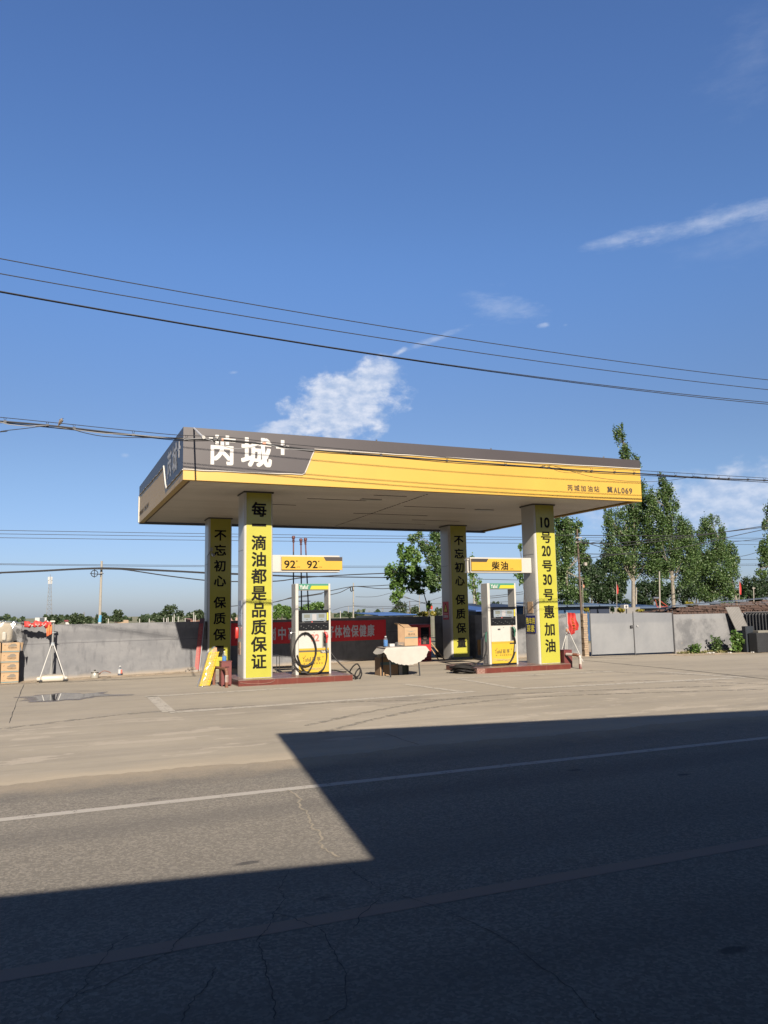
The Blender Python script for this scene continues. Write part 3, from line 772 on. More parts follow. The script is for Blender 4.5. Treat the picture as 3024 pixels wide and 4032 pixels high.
price_sign('yellow sign arm marked 92 twice, fixed to the column lettered 每一滴油', 4.92, 6.645, 5.16, 6.69,
           [('92', 5.225, 2.672, 5.495, 2.848, .012), ('92', 5.79, 2.672, 6.05, 2.848, .012), ('#', 5.52, 2.82, 5.55, 2.855, .02), ('#', 6.07, 2.82, 6.10, 2.855, .02),
            ('(VI)', 5.53, 2.675, 5.61, 2.71, 0), ('(VI)', 6.085, 2.675, 6.165, 2.71, 0)],
           [(6.21, 2.945), (6.265, 2.85), (6.69, 2.85), (6.69, 2.945)])
price_sign('yellow sign arm reading 柴油 fixed to the column lettered 10号20号30号', 10.30, 12.20, 10.31, 11.86,
           [('柴', 10.925, 2.655, 11.15, 2.875, .02), ('油', 11.20, 2.655, 11.425, 2.875, .02), ('(VI)', 11.49, 2.66, 11.58, 2.695, 0)],
           [(10.31, 2.945), (10.82, 2.945), (10.765, 2.86), (10.31, 2.86)])
b = MB()
for x, y, z in ((10.24, 18.38, 2.6), (10.24, 18.38, 2.93)): b.box(x, x + .05, y, y + .15, z - .02, z + .02)
b.box(10.245, 10.285, 18.40, 18.5, 2.62, 2.91); tag(obj('sign_bracket', b, white), 'small white bracket on the free end of the 柴油 sign', 'bracket')

# ------------------------------------------------------------------ fuel pumps
pumpw = mat('pump_white', (.54, .52, .47), .35, var=.04, scale=4, coat=.1)
pgrey = mat('pump_grey', (.34, .335, .32), .45, var=.05, scale=3)
pblack = mat('pump_black', (.010, .011, .013), .3, spec=.25)
hosem = mat('rubber_hose', (.018, .016, .015), .62, spec=.2)
chrome = mat('dull_chrome', (.5, .5, .5), .3, 1.0)
lcd = mat('lcd_grey', (.19, .20, .165), .3)
scr = mat('screen_grey', (.25, .29, .32), .3)
pyel = mat('pump_yellow', (.60, .40, .035), .35, var=.06, scale=2.5)
def curve(pts, n=8):
    P = [Vector(p) for p in pts]; out_ = []
    for i in range(len(P) - 1):
        p0, p1, p2, p3 = P[max(i - 1, 0)], P[i], P[i + 1], P[min(i + 2, len(P) - 1)]
        for k in range(n):
            t = k / n
            out_.append(.5 * ((2 * p1) + (-p0 + p2) * t + (2 * p0 - 5 * p1 + 4 * p2 - p3) * t * t + (-p0 + 3 * p1 - 3 * p2 + p3) * t ** 3))
    return out_ + [P[-1]]
def nozzle(parent, x, y, z, col, side=False):
    n = obj('nozzle', MB().tube(curve([(x - .03, y + .03, z + .13), (x - .01, y - .01, z + .12), (x + .015, y - .03, z + .07), (x + .02, y - .03, z), (x + .015, y - .02, z - .12)]), [.016] * 8 + [.030] * 8 + [.034] * 8 + [.022] * 8 + [.018], 10), col, parent)
    sm(n)
    obj('trigger_guard', MB().tube(curve([(x - .005, y - .02, z + .05), (x - .05, y - .02, z + .02), (x - .05, y - .02, z - .07), (x, y - .02, z - .11)]), .007, 6), black, n)
    return n
def pump(x0, lab, grade, noz_col):
    y = 18.35; d = .34; x1 = x0 + .885
    t = thing('fuel_pump', lab, 'fuel pump', (x0 + .44, y + .17, HI))
    X = lambda u: x0 + u
    b = MB()
    b.box(X(0), X(.075), y, y + d, HI, 2.30, bev=.008); b.box(X(.835), X(.885), y, y + d, HI, 2.30, bev=.008)
    b.box(X(.076), X(.834), y + .004, y + d - .004, 2.145, 2.298)
    obj('frame', b, pumpw, t)
    obj('cabinet', MB().box(X(.077), X(.833), y + .05, y + d - .01, HI, 1.66), pgrey, t)
    h = obj('header', MB().box(X(.08), X(.83), y - .012, y + .0025, 2.16, 2.296), mat('header_green', (.05, .23, .15), .4), t)
    b = MB(); poly_slab(b, [(X(.36), 2.162), (X(.40), 2.25), (X(.828), 2.25), (X(.828), 2.162)], lambda x, z: (x, y - .0125, z), (0, -1, 0), .003); obj('lime_stripe', b, mat('header_lime', (.50, .47, .03), .4), h)
    b = MB(); b.text('Yaful', (X(.10), y - .017, 2.175), (.20, 0, 0), (0, 0, .09), (0, -1, 0), .02); b.text('+', (X(.31), y - .017, 2.235), (.025, 0, 0), (0, 0, .025), (0, -1, 0), .02); obj('lettering', b, wl_, h)
    ds = obj('display_unit', MB().box(X(.078), X(.832), y - .03, y + .048, 1.40 - .21, 1.67, bev=.012), pblack, t)
    obj('fascia_line', MB().box(X(.082), X(.828), y - .034, y - .0305, 1.365, 1.372), mat('edge_grey', (.12, .12, .12), .4), ds)
    s_ = obj('screen', MB().box(X(.15), X(.765), y - .040, y - .031, 1.405, 1.592, bev=.004), scr, ds)
    b = MB(); b.box(X(.20), X(.345), y - .043, y - .0405, 1.485, 1.565); b.box(X(.565), X(.71), y - .043, y - .0405, 1.485, 1.565); b.box(X(.245), X(.30), y - .043, y - .0405, 1.435, 1.452); b.box(X(.61), X(.665), y - .043, y - .0405, 1.435, 1.452)
    obj('readout', b, lcd, s_)
    b = MB(); b.box(X(.40), X(.51), y - .043, y - .0405, 1.425, 1.572); obj('notice', b, mat('notice_grey', (.36, .35, .35), .6), s_)
    b = MB(); b.box(X(.775), X(.815), y - .036, y - .031, 1.42, 1.60); obj('yellow_label', b, mat('label_yellow', (.6, .5, .04), .5), ds)
    b = MB()
    for u, w in ((.16, .05), (.70, .05)): b.tube([(X(u), y - .033, 1.382), (X(u) + w / 2, y - .033, 1.395), (X(u) + w, y - .033, 1.382)], .004, 5)
    for k in range(11): b.box(X(.12 + k * .063), X(.135 + k * .063), y - .0335, y - .031, 1.29 - (k % 3) * .03, 1.297 - (k % 3) * .03)
    obj('symbols', b, mat('symbol_white', (.45, .45, .43), .6), ds)
    obj('emblem', MB().tube([(X(.40), y - .031, 1.387), (X(.40), y - .036, 1.387)], .016, 10), mat('emblem_red', (.5, .06, .05), .5), ds)
    obj('door_panel', MB().box(X(.078), X(.832), y + .002, y + .049, .762, 1.188), pumpw, t)
    lp = obj('lower_panel', MB().box(X(.078), X(.832), y - .002, y + .049, .195, .758), pyel, t)
    obj('top_strip', MB().box(X(.079), X(.831), y - .010, y - .0025, .722, .762), sig_y, lp)
    if grade == '92':
        b = MB(); b.box(X(.08), X(.83), y - .006, y - .0025, .675, .712); poly_slab(b, [(X(.60), .676), (X(.625), .635), (X(.83), .635), (X(.83), .676)], lambda x, z: (x, y - .0025, z), (0, -1, 0), .003); obj('grey_strip', b, mat('strip_grey', (.10, .085, .05), .5), lp)
        b = MB(); b.text('Yaful', (X(.64), y - .008, .648), (.13, 0, 0), (0, 0, .05), (0, -1, 0), .02); b.text('+', (X(.785), y - .008, .68), (.02, 0, 0), (0, 0, .02), (0, -1, 0), .02); obj('lettering', b, wl_, lp)
        b = MB(); b.text('92', (X(.37), y - .003, .925), (.215, 0, 0), (0, 0, .165), (0, -1, 0), .02); obj('grade_number', b, mat('faded_red_ink', (.50, .16, .12), .6), t)
    b = MB()
    zb = .455; b.text('afu', (X(.235), y - .006, zb), (.115, 0, 0), (0, 0, .085), (0, -1, 0), .012); b.text('l', (X(.356), y - .006, zb), (.014, 0, 0), (0, 0, .10), (0, -1, 0), .01)
    b.tube([(X(.175), y - .005, zb + .10), (X(.20), y - .005, zb + .06), (X(.24), y - .005, zb + .14)], .008, 5); b.tube([(X(.20), y - .005, zb + .045), (X(.20), y - .005, zb)], .008, 5)
    for k, ch in enumerate('亚孚'): b.text(ch, (X(.405 + .12 * k), y - .006, zb - .005), (.095, 0, 0), (0, 0, .105), (0, -1, 0), .02)
    b.text('+', (X(.66), y - .006, zb + .08), (.035, 0, 0), (0, 0, .035), (0, -1, 0), .02)
    for k, ch in enumerate('每一滴油都是承诺'): b.text(ch, (X(.19 + .063 * k), y - .006, .385), (.042, 0, 0), (0, 0, .04), (0, -1, 0), 0)
    for k in range(14): b.box(X(.20 + .033 * k), X(.222 + .033 * k), y - .0045, y - .0022, .262, .276)
    obj('lettering', b, mat('olive_letter', (.12, .085, .02), .6), lp)
    b = MB()
    for k in range(6):
        a = k * .03; b.tube(curve([(X(.09), y - .004, .25 + a * .6), (X(.35), y - .004, .275 + a * .2), (X(.6), y - .004, .235 + a * .5), (X(.82), y - .004, .26 + a)]), .0025, 4)
    obj('swirl', b, mat('swirl_pale', (.62, .50, .25), .5), lp)
    obj('base_gap', MB().box(X(.078), X(.832), y + .012, y + .049, HI + .002, .194), pblack, t)
    hol = obj('holster', MB().box(X(.66), X(.80), y - .010, y + .0015, .775, 1.145), mat('holster_rim', (.30, .29, .25), .5), t)
    obj('recess', MB().box(X(.685), X(.775), y - .013, y - .0105, .79, 1.125), mat('recess_black', (.006, .006, .006), .7), hol)
    b = MB(); b.box(X(.715), X(.745), y - .004, y + .0015, 1.155, 1.175); obj('sticker', b, mat('sticker_red', (.45, .1, .05), .6), t)
    obj('keyhole', MB().tube([(X(.46), y - .003, 1.13), (X(.46), y + .003, 1.13)], .012, 10), mat('lock_grey', (.2, .2, .2), .4), t)
    nozzle(t, X(.745), y - .03, 1.0, noz_col)
    for m_ in (0, 1):
        b = MB()
        for k in range(6): b.box(X(0) - .006, X(0) + .001, y + .06 + .12 * m_, y + .14 + .12 * m_, .20 + .042 * k, .222 + .042 * k)
        obj('vent', b, pgrey, t)
    return t, X, y
p1, X, y = pump(5.52, 'white fuel pump marked 92 with a hose looped on its front', '92', mat('nozzle_red', (.50, .035, .03), .35))
# looped hose on pump one
h = []
for k in range(2):
    for q in range(20):
        a = math.pi / 2 - 2 * math.pi * q / 20; rr_ = 1 + .03 * k
        h.append((X(.215) + .268 * rr_ * math.cos(a) * (1 - .1 * math.sin(a)), y - .045 - .022 * k - .01 * math.sin(a), .745 + .385 * rr_ * math.sin(a)))
h1 = obj('hose', MB().tube(h + [h[0]], .0165, 8), hosem, p1); sm(h1)
h2 = obj('hose', MB().tube(curve([(X(-.075), y + .14, 1.0), (X(-.085), y + .10, .75), (X(-.07), y - .02, .45), (X(.03), y - .07, .29), (X(.17), y - .08, .215), (X(.34), y - .10, .165), (X(.52), y - .09, .185), (X(.68), y - .07, .30), (X(.755), y - .06, .52), (X(.755), y - .05, .72), (X(.755), y - .05, .88)], 8), .0165, 8), hosem, p1); sm(h2)
obj('hose', MB().tube(curve([(X(.02), y - .05, .62), (X(.12), y - .07, .35), (X(.23), y - .08, .22), (X(.33), y - .07, .27), (X(.44), y - .06, .48)], 8), .016, 8), hosem, p1)
obj('hose_hook', MB().tube([(X(.215), y + .01, 1.10), (X(.215), y - .09, 1.105), (X(.215), y - .10, 1.14)], .012, 6), black, p1)
obj('hose_tie', MB().box(X(.11), X(.25), y - .10, y - .055, .195, .235, bev=.008), mat('tie_black', (.03, .026, .022), .8), p1)
obj('hose_joint', MB().tube([(X(.755), y - .05, .70), (X(.755), y - .05, .88)], .021, 8), chrome, p1)
sn = obj('side_nozzle', MB().tube(curve([(X(-.01), y + .14, 1.135), (X(-.07), y + .14, 1.13), (X(-.075), y + .14, 1.05), (X(-.075), y + .14, .93)]), .018, 8), chrome, p1)
h3 = obj('hose', MB().tube(curve([(X(.89), y + .2, .80), (X(.95), y + .16, .62), (X(1.08), y + .05, .42), (X(1.24), y - .05, .24), (X(1.32), y - .12, .16), (X(1.36), y - .25, .10), (X(1.40), y - .36, .05), (X(1.34), y - .42, .03)], 8), .018, 8), hosem, p1); sm(h3)
lp_ = [(X(1.30), y - .15, .17), (X(1.36), y - .22, .30), (X(1.46), y - .26, .36), (X(1.52), y - .30, .24), (X(1.46), y - .36, .10), (X(1.38), y - .30, .06), (X(1.44), y - .22, .17), (X(1.53), y - .24, .25), (X(1.545), y - .32, .13), (X(1.47), y - .40, .03)]
h4 = obj('hose', MB().tube(curve(lp_, 8), .018, 8), hosem, p1); sm(h4)
h5 = obj('hose', MB().tube(curve([(X(.9), y + .3, .20), (X(1.05), y + .28, .20), (X(1.2), y + .14, .165), (X(1.28), y + .02, .163)], 8), .016, 8), hosem, p1)

p2, X, y = pump(10.80, 'white diesel pump under the 柴油 sign, with a green nozzle', 'diesel', mat('nozzle_green', (.03, .13, .085), .4))
obj('tag_mark', MB().box(X(.28), X(.36), y - .003, y + .0015, 1.06, 1.10), mat('ink_mark', (.05, .05, .05), .6), p2)
obj('side_panel', MB().box(X(0) - .006, X(0) - .0005, y + .06, y + .26, 1.02, 1.40), pgrey, p2)
obj('side_nozzle', MB().tube(curve([(X(.01), y + .1, 1.0), (X(-.03), y + .08, .99), (X(-.05), y + .07, .90), (X(-.055), y + .06, .74)]), .02, 8), MATS['nozzle_green'], p2)
obj('hose', MB().tube(curve([(X(-.055), y + .06, .76), (X(-.08), y + .02, .55), (X(-.2), y - .05, .35), (X(-.42), y - .1, .24), (X(-.6), y - .12, .19), (X(-.78), y - .1, .15), (X(-.9), y - .1, .10)], 8), .02, 8), hosem, p2)
obj('hose', MB().tube(curve([(X(.755), y - .05, .86), (X(.775), y - .06, .70), (X(.74), y - .08, .50), (X(.62), y - .12, .30), (X(.45), y - .16, .19), (X(.15), y - .17, .172), (X(-.3), y - .16, .172), (X(-.65), y - .14, .168), (X(-.85), y - .18, .08)], 8), .02, 8), hosem, p2)
obj('hose_joint', MB().tube([(X(.735), y - .085, .48), (X(.775), y - .06, .68)], .024, 8), mat('joint_steel', (.42, .41, .38), .4, .7), p2)
obj('hose_clip', MB().box(X(.63), X(.80), y - .02, y + .0, .695, .725), chrome, p2)
rc = random.Random(4); pts = []
cc = Vector((9.86, 18.10, .03))
for k in range(7 * 14):
    a = 2 * math.pi * k / 14 + .2 * math.sin(k * .31); lay = k // 14
    pts.append(cc + Vector(((.23 + .05 * math.sin(k * .77 + lay)) * math.cos(a) + .05 * math.sin(lay * 2.1), (.29 + .06 * math.sin(k * .53 + lay)) * math.sin(a), .012 + lay * .024 + .02 * math.sin(k * .9))))
hc = obj('hose_coil', MB().tube(curve(pts, 3), .021, 7), hosem, p2); sm(hc)
# ------------------------------------------------------------------ things on the forecourt
card = mat('cardboard', (.45, .30, .165), .85, var=.06, scale=6)
cardd = mat('cardboard_dark', (.36, .225, .12), .85, var=.1, scale=6)
teal = mat('teal_print', (.10, .19, .20), .7)
inkg = mat('grey_print', (.20, .17, .13), .8)
ink = mat('brown_print', (.10, .065, .035), .8)
def carton(x0, x1, z0, z1, lab, y=21.90, dy=.30, flap=False, dx=0):
    x0 += dx; x1 += dx
    t = thing('carton', lab, 'carton', ((x0 + x1) / 2, y + dy / 2, z0), 'cartons stacked by the left wall')
    obj('box', MB().box(x0, x1, y, y + dy, z0 + .002, z1 - .002, bev=.006), card, t)
    obj('tape_band', MB().box(x0 + .004, x1 - .004, y - .002, y + .004, z0 + .02, z0 + .045), teal, t)
    w = x1 - x0; h = z1 - z0; b = MB()
    car = [(.34, .60), (.36, .70), (.46, .76), (.52, .88), (.72, .90), (.80, .80), (.84, .74), (.84, .62), (.6, .57)]
    b.prism([(x0 + u * w, y - .001, z0 + v * h) for u, v in car], (0, -.0012, 0)); obj('car_print', b, inkg, t)
    b = MB()
    for k, ch in enumerate('汽车玻璃清洗剂'): b.text(ch, (x0 + w * (.33 + k * .075), y - .003, z0 + h * .43), (w * .062, 0, 0), (0, 0, h * .11), (0, -1, 0), .02)
    for k in range(6): b.box(x0 + w * (.42 + k * .06), x0 + w * (.455 + k * .06), y - .003, y - .0005, z0 + h * .35, z0 + h * .375)
    for k in range(5): b.box(x0 + w * (.10 + k * .03), x0 + w * (.12 + k * .03), y - .003, y - .0005, z0 + h * .29, z0 + h * .305)
    b.prism([(x0 + w * .12, y - .001, z0 + h * .70), (x0 + w * .2, y - .001, z0 + h * .82), (x0 + w * .17, y - .001, z0 + h * .70)], (0, -.001, 0))
    obj('lettering', b, ink, t)
    if flap:
        b = MB(); b.prism([(x1 + .004, y - .0, z1 - .002), (x1 + .075, y + .05, z1 - .004), (x1 + .05, y + .02, z0 + .03)], (.002, .012, 0)); obj('open_flap', b, card, t)
    return t
zz = [.007, .262, .500, .752, 1.002]
dxs = [.004, .0, -.006, .004]
nm = ['lowest printed carton of the near stack by the left wall', 'second printed carton from the ground in the near stack', 'third printed carton from the ground, under the flapped one', 'topmost printed carton with a loose flap, under the plastic wrapped bundle']
for k in range(4): carton(-.925, -.525, zz[k], zz[k + 1], nm[k], flap=(k == 3), dx=dxs[k])
nm = ['lowest carton of the stack cut by the left photo edge', 'second carton of the stack cut by the left photo edge', 'third carton of the stack cut by the left photo edge', 'topmost carton of the stack cut by the left photo edge']
for k in range(4): carton(-1.345, -.945, zz[k], zz[k + 1], nm[k], dx=-dxs[k])
# plastic wrapped bundle on top
t = thing('wrapped_bundle', 'beige bundle under clear plastic sheeting on top of the cartons', 'bundle', (-.95, 22.05, 1.004))
rb = random.Random(12)
def lump(x0, x1, y0, y1, z0, z1, j, nu=14, nv=10):
    mb = MB()
    def f(u, v):
        a = 2 * math.pi * u; ph = math.pi * (v - .5)
        cx, cy, cz = (x0 + x1) / 2, (y0 + y1) / 2, (z0 + z1) / 2
        e = .34
        sg = lambda q: math.copysign(abs(q) ** e, q)
        n = 1 + j * (math.sin(5 * a + 3 * v) + .6 * math.sin(9 * a - 7 * v) + .5 * math.sin(13 * v + 2 * a)) * math.cos(ph)
        return (cx + (x1 - x0) / 2 * sg(math.cos(ph)) * sg(math.cos(a)) * n, cy + (y1 - y0) / 2 * sg(math.cos(ph)) * sg(math.sin(a)) * n, cz + (z1 - z0) / 2 * sg(math.sin(ph)))
    mb.grid(f, nu * 2, nv); bmesh.ops.remove_doubles(mb.bm, verts=mb.bm.verts[:], dist=.0005)
    return mb
o = obj('sack', lump(-1.4, -.70, 21.93, 22.3, 1.006, 1.50, .012), mat('beige_sack', (.38, .315, .215), .85, var=.12, scale=6), t); sm(o, 60)
o = obj('pouch', lump(-.93, -.84, 21.86, 21.93, 1.06, 1.27, .03), mat('pale_pouch', (.46, .42, .34), .5), t); sm(o, 60)
g = NG('clear_plastic'); tr = g.n('ShaderNodeBsdfTransparent'); gl = g.n('ShaderNodeBsdfGlossy'); gl.inputs['Roughness'].default_value = .12
df = g.n('ShaderNodeBsdfDiffuse'); df.inputs[0].default_value = (.55, .55, .53, 1)
m1 = g.n('ShaderNodeMixShader'); m2 = g.n('ShaderNodeMixShader'); fz = g.n('ShaderNodeFresnel'); fz.inputs[0].default_value = 1.45
tr.inputs[0].default_value = (.93, .93, .93, 1)
m1.inputs[0].default_value = .07; g.l(tr.outputs[0], m1.inputs[1]); g.l(df.outputs[0], m1.inputs[2])
g.l(g.mul(fz.outputs[0], .45), m2.inputs[0]); g.l(m1.outputs[0], m2.inputs[1]); g.l(gl.outputs[0], m2.inputs[2]); g.l(m2.outputs[0], g.o.inputs[0])
bpn = g.n('ShaderNodeBump'); bpn.inputs['Strength'].default_value = .8; bpn.inputs['Distance'].default_value = .02
g.l(g.noise(9, 4, .5, g.map((1, 1, .5))), bpn.inputs['Height']); g.l(bpn.outputs[0], gl.inputs['Normal']); g.l(bpn.outputs[0], df.inputs['Normal'])
plastic = g.M
mb = MB()
def sheet(u, v):
    x = -1.45 + u * .97
    y = 21.875 - .035 * math.sin(v * 3.1) + .03 * math.sin(u * 19 + v * 5) * v
    top = 1.545 - .04 * u - .07 * max(0, u - .8) * 5
    z = top - v * (.52 + .05 * math.sin(u * 13)) * (1 - .15 * max(0, u - .75) * 4)
    return (x + .04 * math.sin(v * 6 + u * 3) * v - .08 * v * max(0, u - .7), y, z)
mb.grid(sheet, 30, 16)
def sheet_top(u, v):
    x = -1.45 + u * .97
    return (x, 21.875 + v * .45, 1.545 - .04 * u - .07 * max(0, u - .8) * 5 + .015 * math.sin(v * 3.1))
mb.grid(sheet_top, 30, 6)
def sheet_side(u, v):                                 # the loose skirt on the right
    return (-.48 - .10 * v + .02 * math.sin(u * 12), 21.875 + u * .42, 1.435 - v * (.40 - .06 * math.sin(u * 9)))
mb.grid(sheet_side, 10, 10)
o = obj('plastic_sheet', mb, plastic, t, normals=False); sm(o, 180)

# left flag stand
def water_base(mb, x0, x1, y0, y1, z0, z1):
    mb.box(x0, x1, y0, y1, z0, z1, bev=.055, seg=4); return mb
t = thing('flag_stand', 'folded flag stand with a red banner rolled on its arm by the left wall', 'flag stand', (.25, 21.85, 0))
cream = mat('cream_plastic', (.58, .52, .42), .5, var=.05, scale=5)
alu = mat('aluminium_pole', (.52, .52, .50), .35, .6)
whp = mat('white_pole', (.60, .59, .55), .4)
o = obj('water_base', water_base(MB(), -.02, .525, 21.68, 22.38, .012, .165), cream, t); sm(o, 50)
b = MB(); b.box(-.125, .0, 21.86, 22.2, .03, .13, bev=.04, seg=3); b.box(.51, .615, 21.86, 22.2, .02, .12, bev=.04, seg=3); o = obj('wheel_block', b, cream, t); sm(o, 50)
b = MB(); b.tube([(-.06, 21.70, .045), (.02, 21.70, .045)], .03, 8); b.tube([(.50, 21.70, .045), (.60, 21.70, .045)], .03, 8); obj('foot_pad', b, mat('foot_black', (.03, .03, .03), .7), t)
obj('pole', MB().tube([(.225, 22.22, .16), (.235, 22.22, 1.51)], .026, 10), alu, t)
obj('leg', MB().tube([(.21, 22.20, .93), (-.055, 21.67, .06)], .012, 7), whp, t)
obj('leg', MB().tube([(.255, 22.20, .93), (.545, 21.67, .07)], .012, 7), whp, t)
obj('leg', MB().tube([(.235, 22.24, .93), (.20, 22.36, .12)], .012, 7), whp, t)
b = MB(); b.tube([(.235, 22.22, .885), (.235, 22.22, .965)], .045, 10); b.tube([(.236, 22.22, 1.20), (.236, 22.22, 1.225)], .036, 10); b.tube([(.2, 22.20, 1.215), (.31, 22.20, 1.215)], .007, 6); obj('collar', b, mat('blue_grey_plastic', (.36, .40, .43), .5), t)
obj('arm', MB().tube([(-.66, 22.20, 1.475), (.24, 22.20, 1.47)], .017, 8), mat('arm_black', (.03, .03, .032), .4), t)
b = MB()
for x in (-.655, -.485): b.lathe((x - .04, 22.20, 1.478), [(.03, 0), (.052, .012), (.055, .07), (.03, .085)], 14, (1, 0, 0))
o = obj('roller', b, mat('roller_black', (.018, .018, .02), .6), t); sm(o, 50)
obj('pole_cap', MB().box(.155, .275, 22.16, 22.27, 1.475, 1.52, bev=.012), cream, t)
redc = mat('red_cloth', (.58, .035, .028), .7, var=.15, scale=8, bump=.3, bscale=14)
def rolled(u, v):
    x = -.445 + u * .625; a = 2 * math.pi * v
    r = .058 + .016 * math.sin(u * 17) + .012 * math.sin(u * 31 + 2)
    sag = -.03 * math.sin(u * math.pi) - .018 * math.sin(u * 9)
    r *= (1 + .14 * math.sin(3 * a + u * 22))
    return (x, 22.19 + r * .8 * math.cos(a), 1.455 + sag + r * 1.15 * math.sin(a))
mb = MB(); mb.grid(rolled, 44, 14); bmesh.ops.remove_doubles(mb.bm, verts=mb.bm.verts[:], dist=.0004)
bn = obj('banner_cloth', mb, redc, t); sm(bn, 60)
mb = MB()
for k in range(3):
    for q in range(4):
        x = -.34 + k * .15 + q * .026; z = 1.415 + .02 * math.sin(q * 2 + k)
        mb.tube([(x, 22.122, z - .012), (x + .012, 22.120, z + .02)], .006, 5); mb.tube([(x + .012, 22.122, z - .016), (x + .022, 22.120, z + .008)], .005, 5)
obj('lettering', mb, mat('print_white', (.6, .55, .5), .7), bn)
def hang(u, v):
    return (.055 + u * .15 + .05 * v * (1 - u) * .6 , 22.165 + .02 * math.sin(u * 9 + v * 2), 1.43 - v * (.31 - .09 * u) - .02 * u)
mb = MB(); mb.grid(hang, 10, 12); o = obj('hanging_corner', mb, mat('orange_cloth', (.62, .27, .07), .7, col2=(.55, .07, .03), scale=5), t, normals=False); sm(o, 180)

# kettle and bottles
def bottle(name, lab, x, y, z, r, h, liquid, level, group=None):
    t = thing(name, lab, 'bottle', (x, y, z), group)
    prof = [(r * .9, 0), (r, .01), (r, h * .62), (r * .85, h * .74), (r * .42, h * .88), (r * .40, h * .93)]
    o = obj('body', MB().lathe((x, y, z), prof, 18), mat('bottle_plastic', (.50, .55, .60), .12, alpha=.16, spec=.5), t); sm(o, 40)
    pl = [(r * .88, .003), (r * .96, .012), (r * .96, min(h * level, h * .62))] + ([(r * .82, h * .74)] if level > .7 else []) + [(.001, min(h * level, h * .75) + .001)]
    o = obj('liquid', MB().lathe((x, y, z), pl, 18), liquid, t); sm(o, 40)
    o = obj('cap', MB().lathe((x, y, z), [(r * .44, h * .92), (r * .44, h), (.001, h + .001)], 14), mat('cap_white', (.6, .6, .58), .4), t)
    return t
blue = mat('blue_liquid', (.012, .20, .58), .2, spec=.5)
bottle('bottle', 'blue washer fluid bottle standing on the cloth covered table', 7.83, 18.32, .745, .058, .25, blue, .62)
bottle('bottle', 'half full blue washer fluid bottle on the red money box', 3.765, 18.05, .562, .05, .215, blue, .50)
t = bottle('bottle', 'white bottle with dark blue dregs on the ground by the left wall', 1.955, 23.0, .007, .055, .255, mat('dark_blue_liquid', (.02, .04, .12), .3), .16)
obj('label', MB().box(1.965, 2.012, 22.938, 22.946, .06, .16), mat('bottle_label', (.5, .10, .06), .6), t)
obj('sleeve', MB().lathe((1.955, 23.0, .007), [(.0565, .05), (.0565, .16)], 18), mat('bottle_white', (.55, .55, .54), .4), t)
t = thing('kettle', 'squat pale kettle with a black lid and a rubber tube by the left wall', 'kettle', (1.28, 22.42, .007))
cr_ = mat('kettle_metal', (.52, .49, .42), .3, .35)
o = obj('body', MB().lathe((1.28, 22.42, .007), [(.10, 0), (.108, .02), (.098, .10), (.085, .145), (.06, .155)], 22), cr_, t); sm(o, 40)
o = obj('lid', MB().lathe((1.28, 22.42, .16), [(.082, -.015), (.084, 0), (.05, .022), (.015, .03)], 20), cr_, t); sm(o, 40)
obj('rim', MB().lathe((1.28, 22.42, .145), [(.094, -.008), (.097, 0), (.094, .012)], 20), mat('kettle_black', (.025, .02, .018), .5), t)
obj('knob', MB().lathe((1.28, 22.42, .19), [(.012, 0), (.03, .012), (.03, .022), (.01, .03)], 14), MATS['kettle_black'], t)
o = obj('tube', MB().tube(curve([(1.37, 22.40, .10), (1.43, 22.36, .15), (1.50, 22.34, .185), (1.60, 22.35, .165), (1.67, 22.36, .125)]), .010, 8), mat('brown_rubber', (.24, .10, .06), .6), t)
o = obj('spout', MB().tube(curve([(1.37, 22.42, .09), (1.42, 22.42, .12)]), .02, 8), cr_, t)
obj('cord', MB().tube(curve([(1.36, 22.36, .03), (1.45, 22.34, .04), (1.58, 22.33, .03), (1.69, 22.32, .012)]), .006, 6), MATS['kettle_black'], t)

# leaning red notice board with bricks at its foot
t = thing('notice_board', 'tall red notice board leaning against the left back column', 'notice board', (4.15, 23.6, 0))
P0, P1, P2, P3 = Vector((4.00, 23.28, .03)), Vector((4.115, 23.25, .03)), Vector((4.285, 23.44, 1.50)), Vector((4.175, 23.50, 1.50))
mb = MB(); mb.prism([P0, P1, P2, P3], (.03, .05, 0)); brd = obj('panel', mb, mat('notice_red', (.33, .035, .03), .6, var=.1, scale=4), t)
mb = MB(); mb.tube([P1 + Vector((.02, 0, -.02)), P2 + Vector((.02, 0, .0))], .016, 4); mb.tube([P0 + Vector((0, 0, -.01)), P1 + Vector((0, 0, -.02))], .014, 4); obj('frame', mb, mat('frame_grey', (.42, .42, .42), .4, .4), t)
mb = MB(); rn = random.Random(5)
for k in range(34):
    a = .10 + k * .022; l = P0.lerp(P3, a); r_ = P1.lerp(P2, a); off = Vector((-.002, -.006, 0)); e = rn.uniform(.45, .88)
    if k % 9 == 8: continue
    mb.face([l.lerp(r_, .12) + off, l.lerp(r_, e) + off, l.lerp(r_, e) + off + Vector((0, 0, .008)), l.lerp(r_, .12) + off + Vector((0, 0, .008))])
obj('lettering', mb, mat('notice_ink', (.50, .22, .14), .7), brd)
mb = MB(); mb.prism([P0.lerp(P3, .90) + Vector((-.001, -.008, 0)), P1.lerp(P2, .90) + Vector((-.001, -.008, 0)), P2 + Vector((-.001, -.008, 0)), P3 + Vector((-.001, -.008, 0))], (0, .003, 0)); obj('heading', mb, mat('notice_dark', (.12, .04, .045), .6), brd)
rough = mat('rubble_brick', (.30, .24, .18), .95, col2=(.36, .33, .29), scale=14)
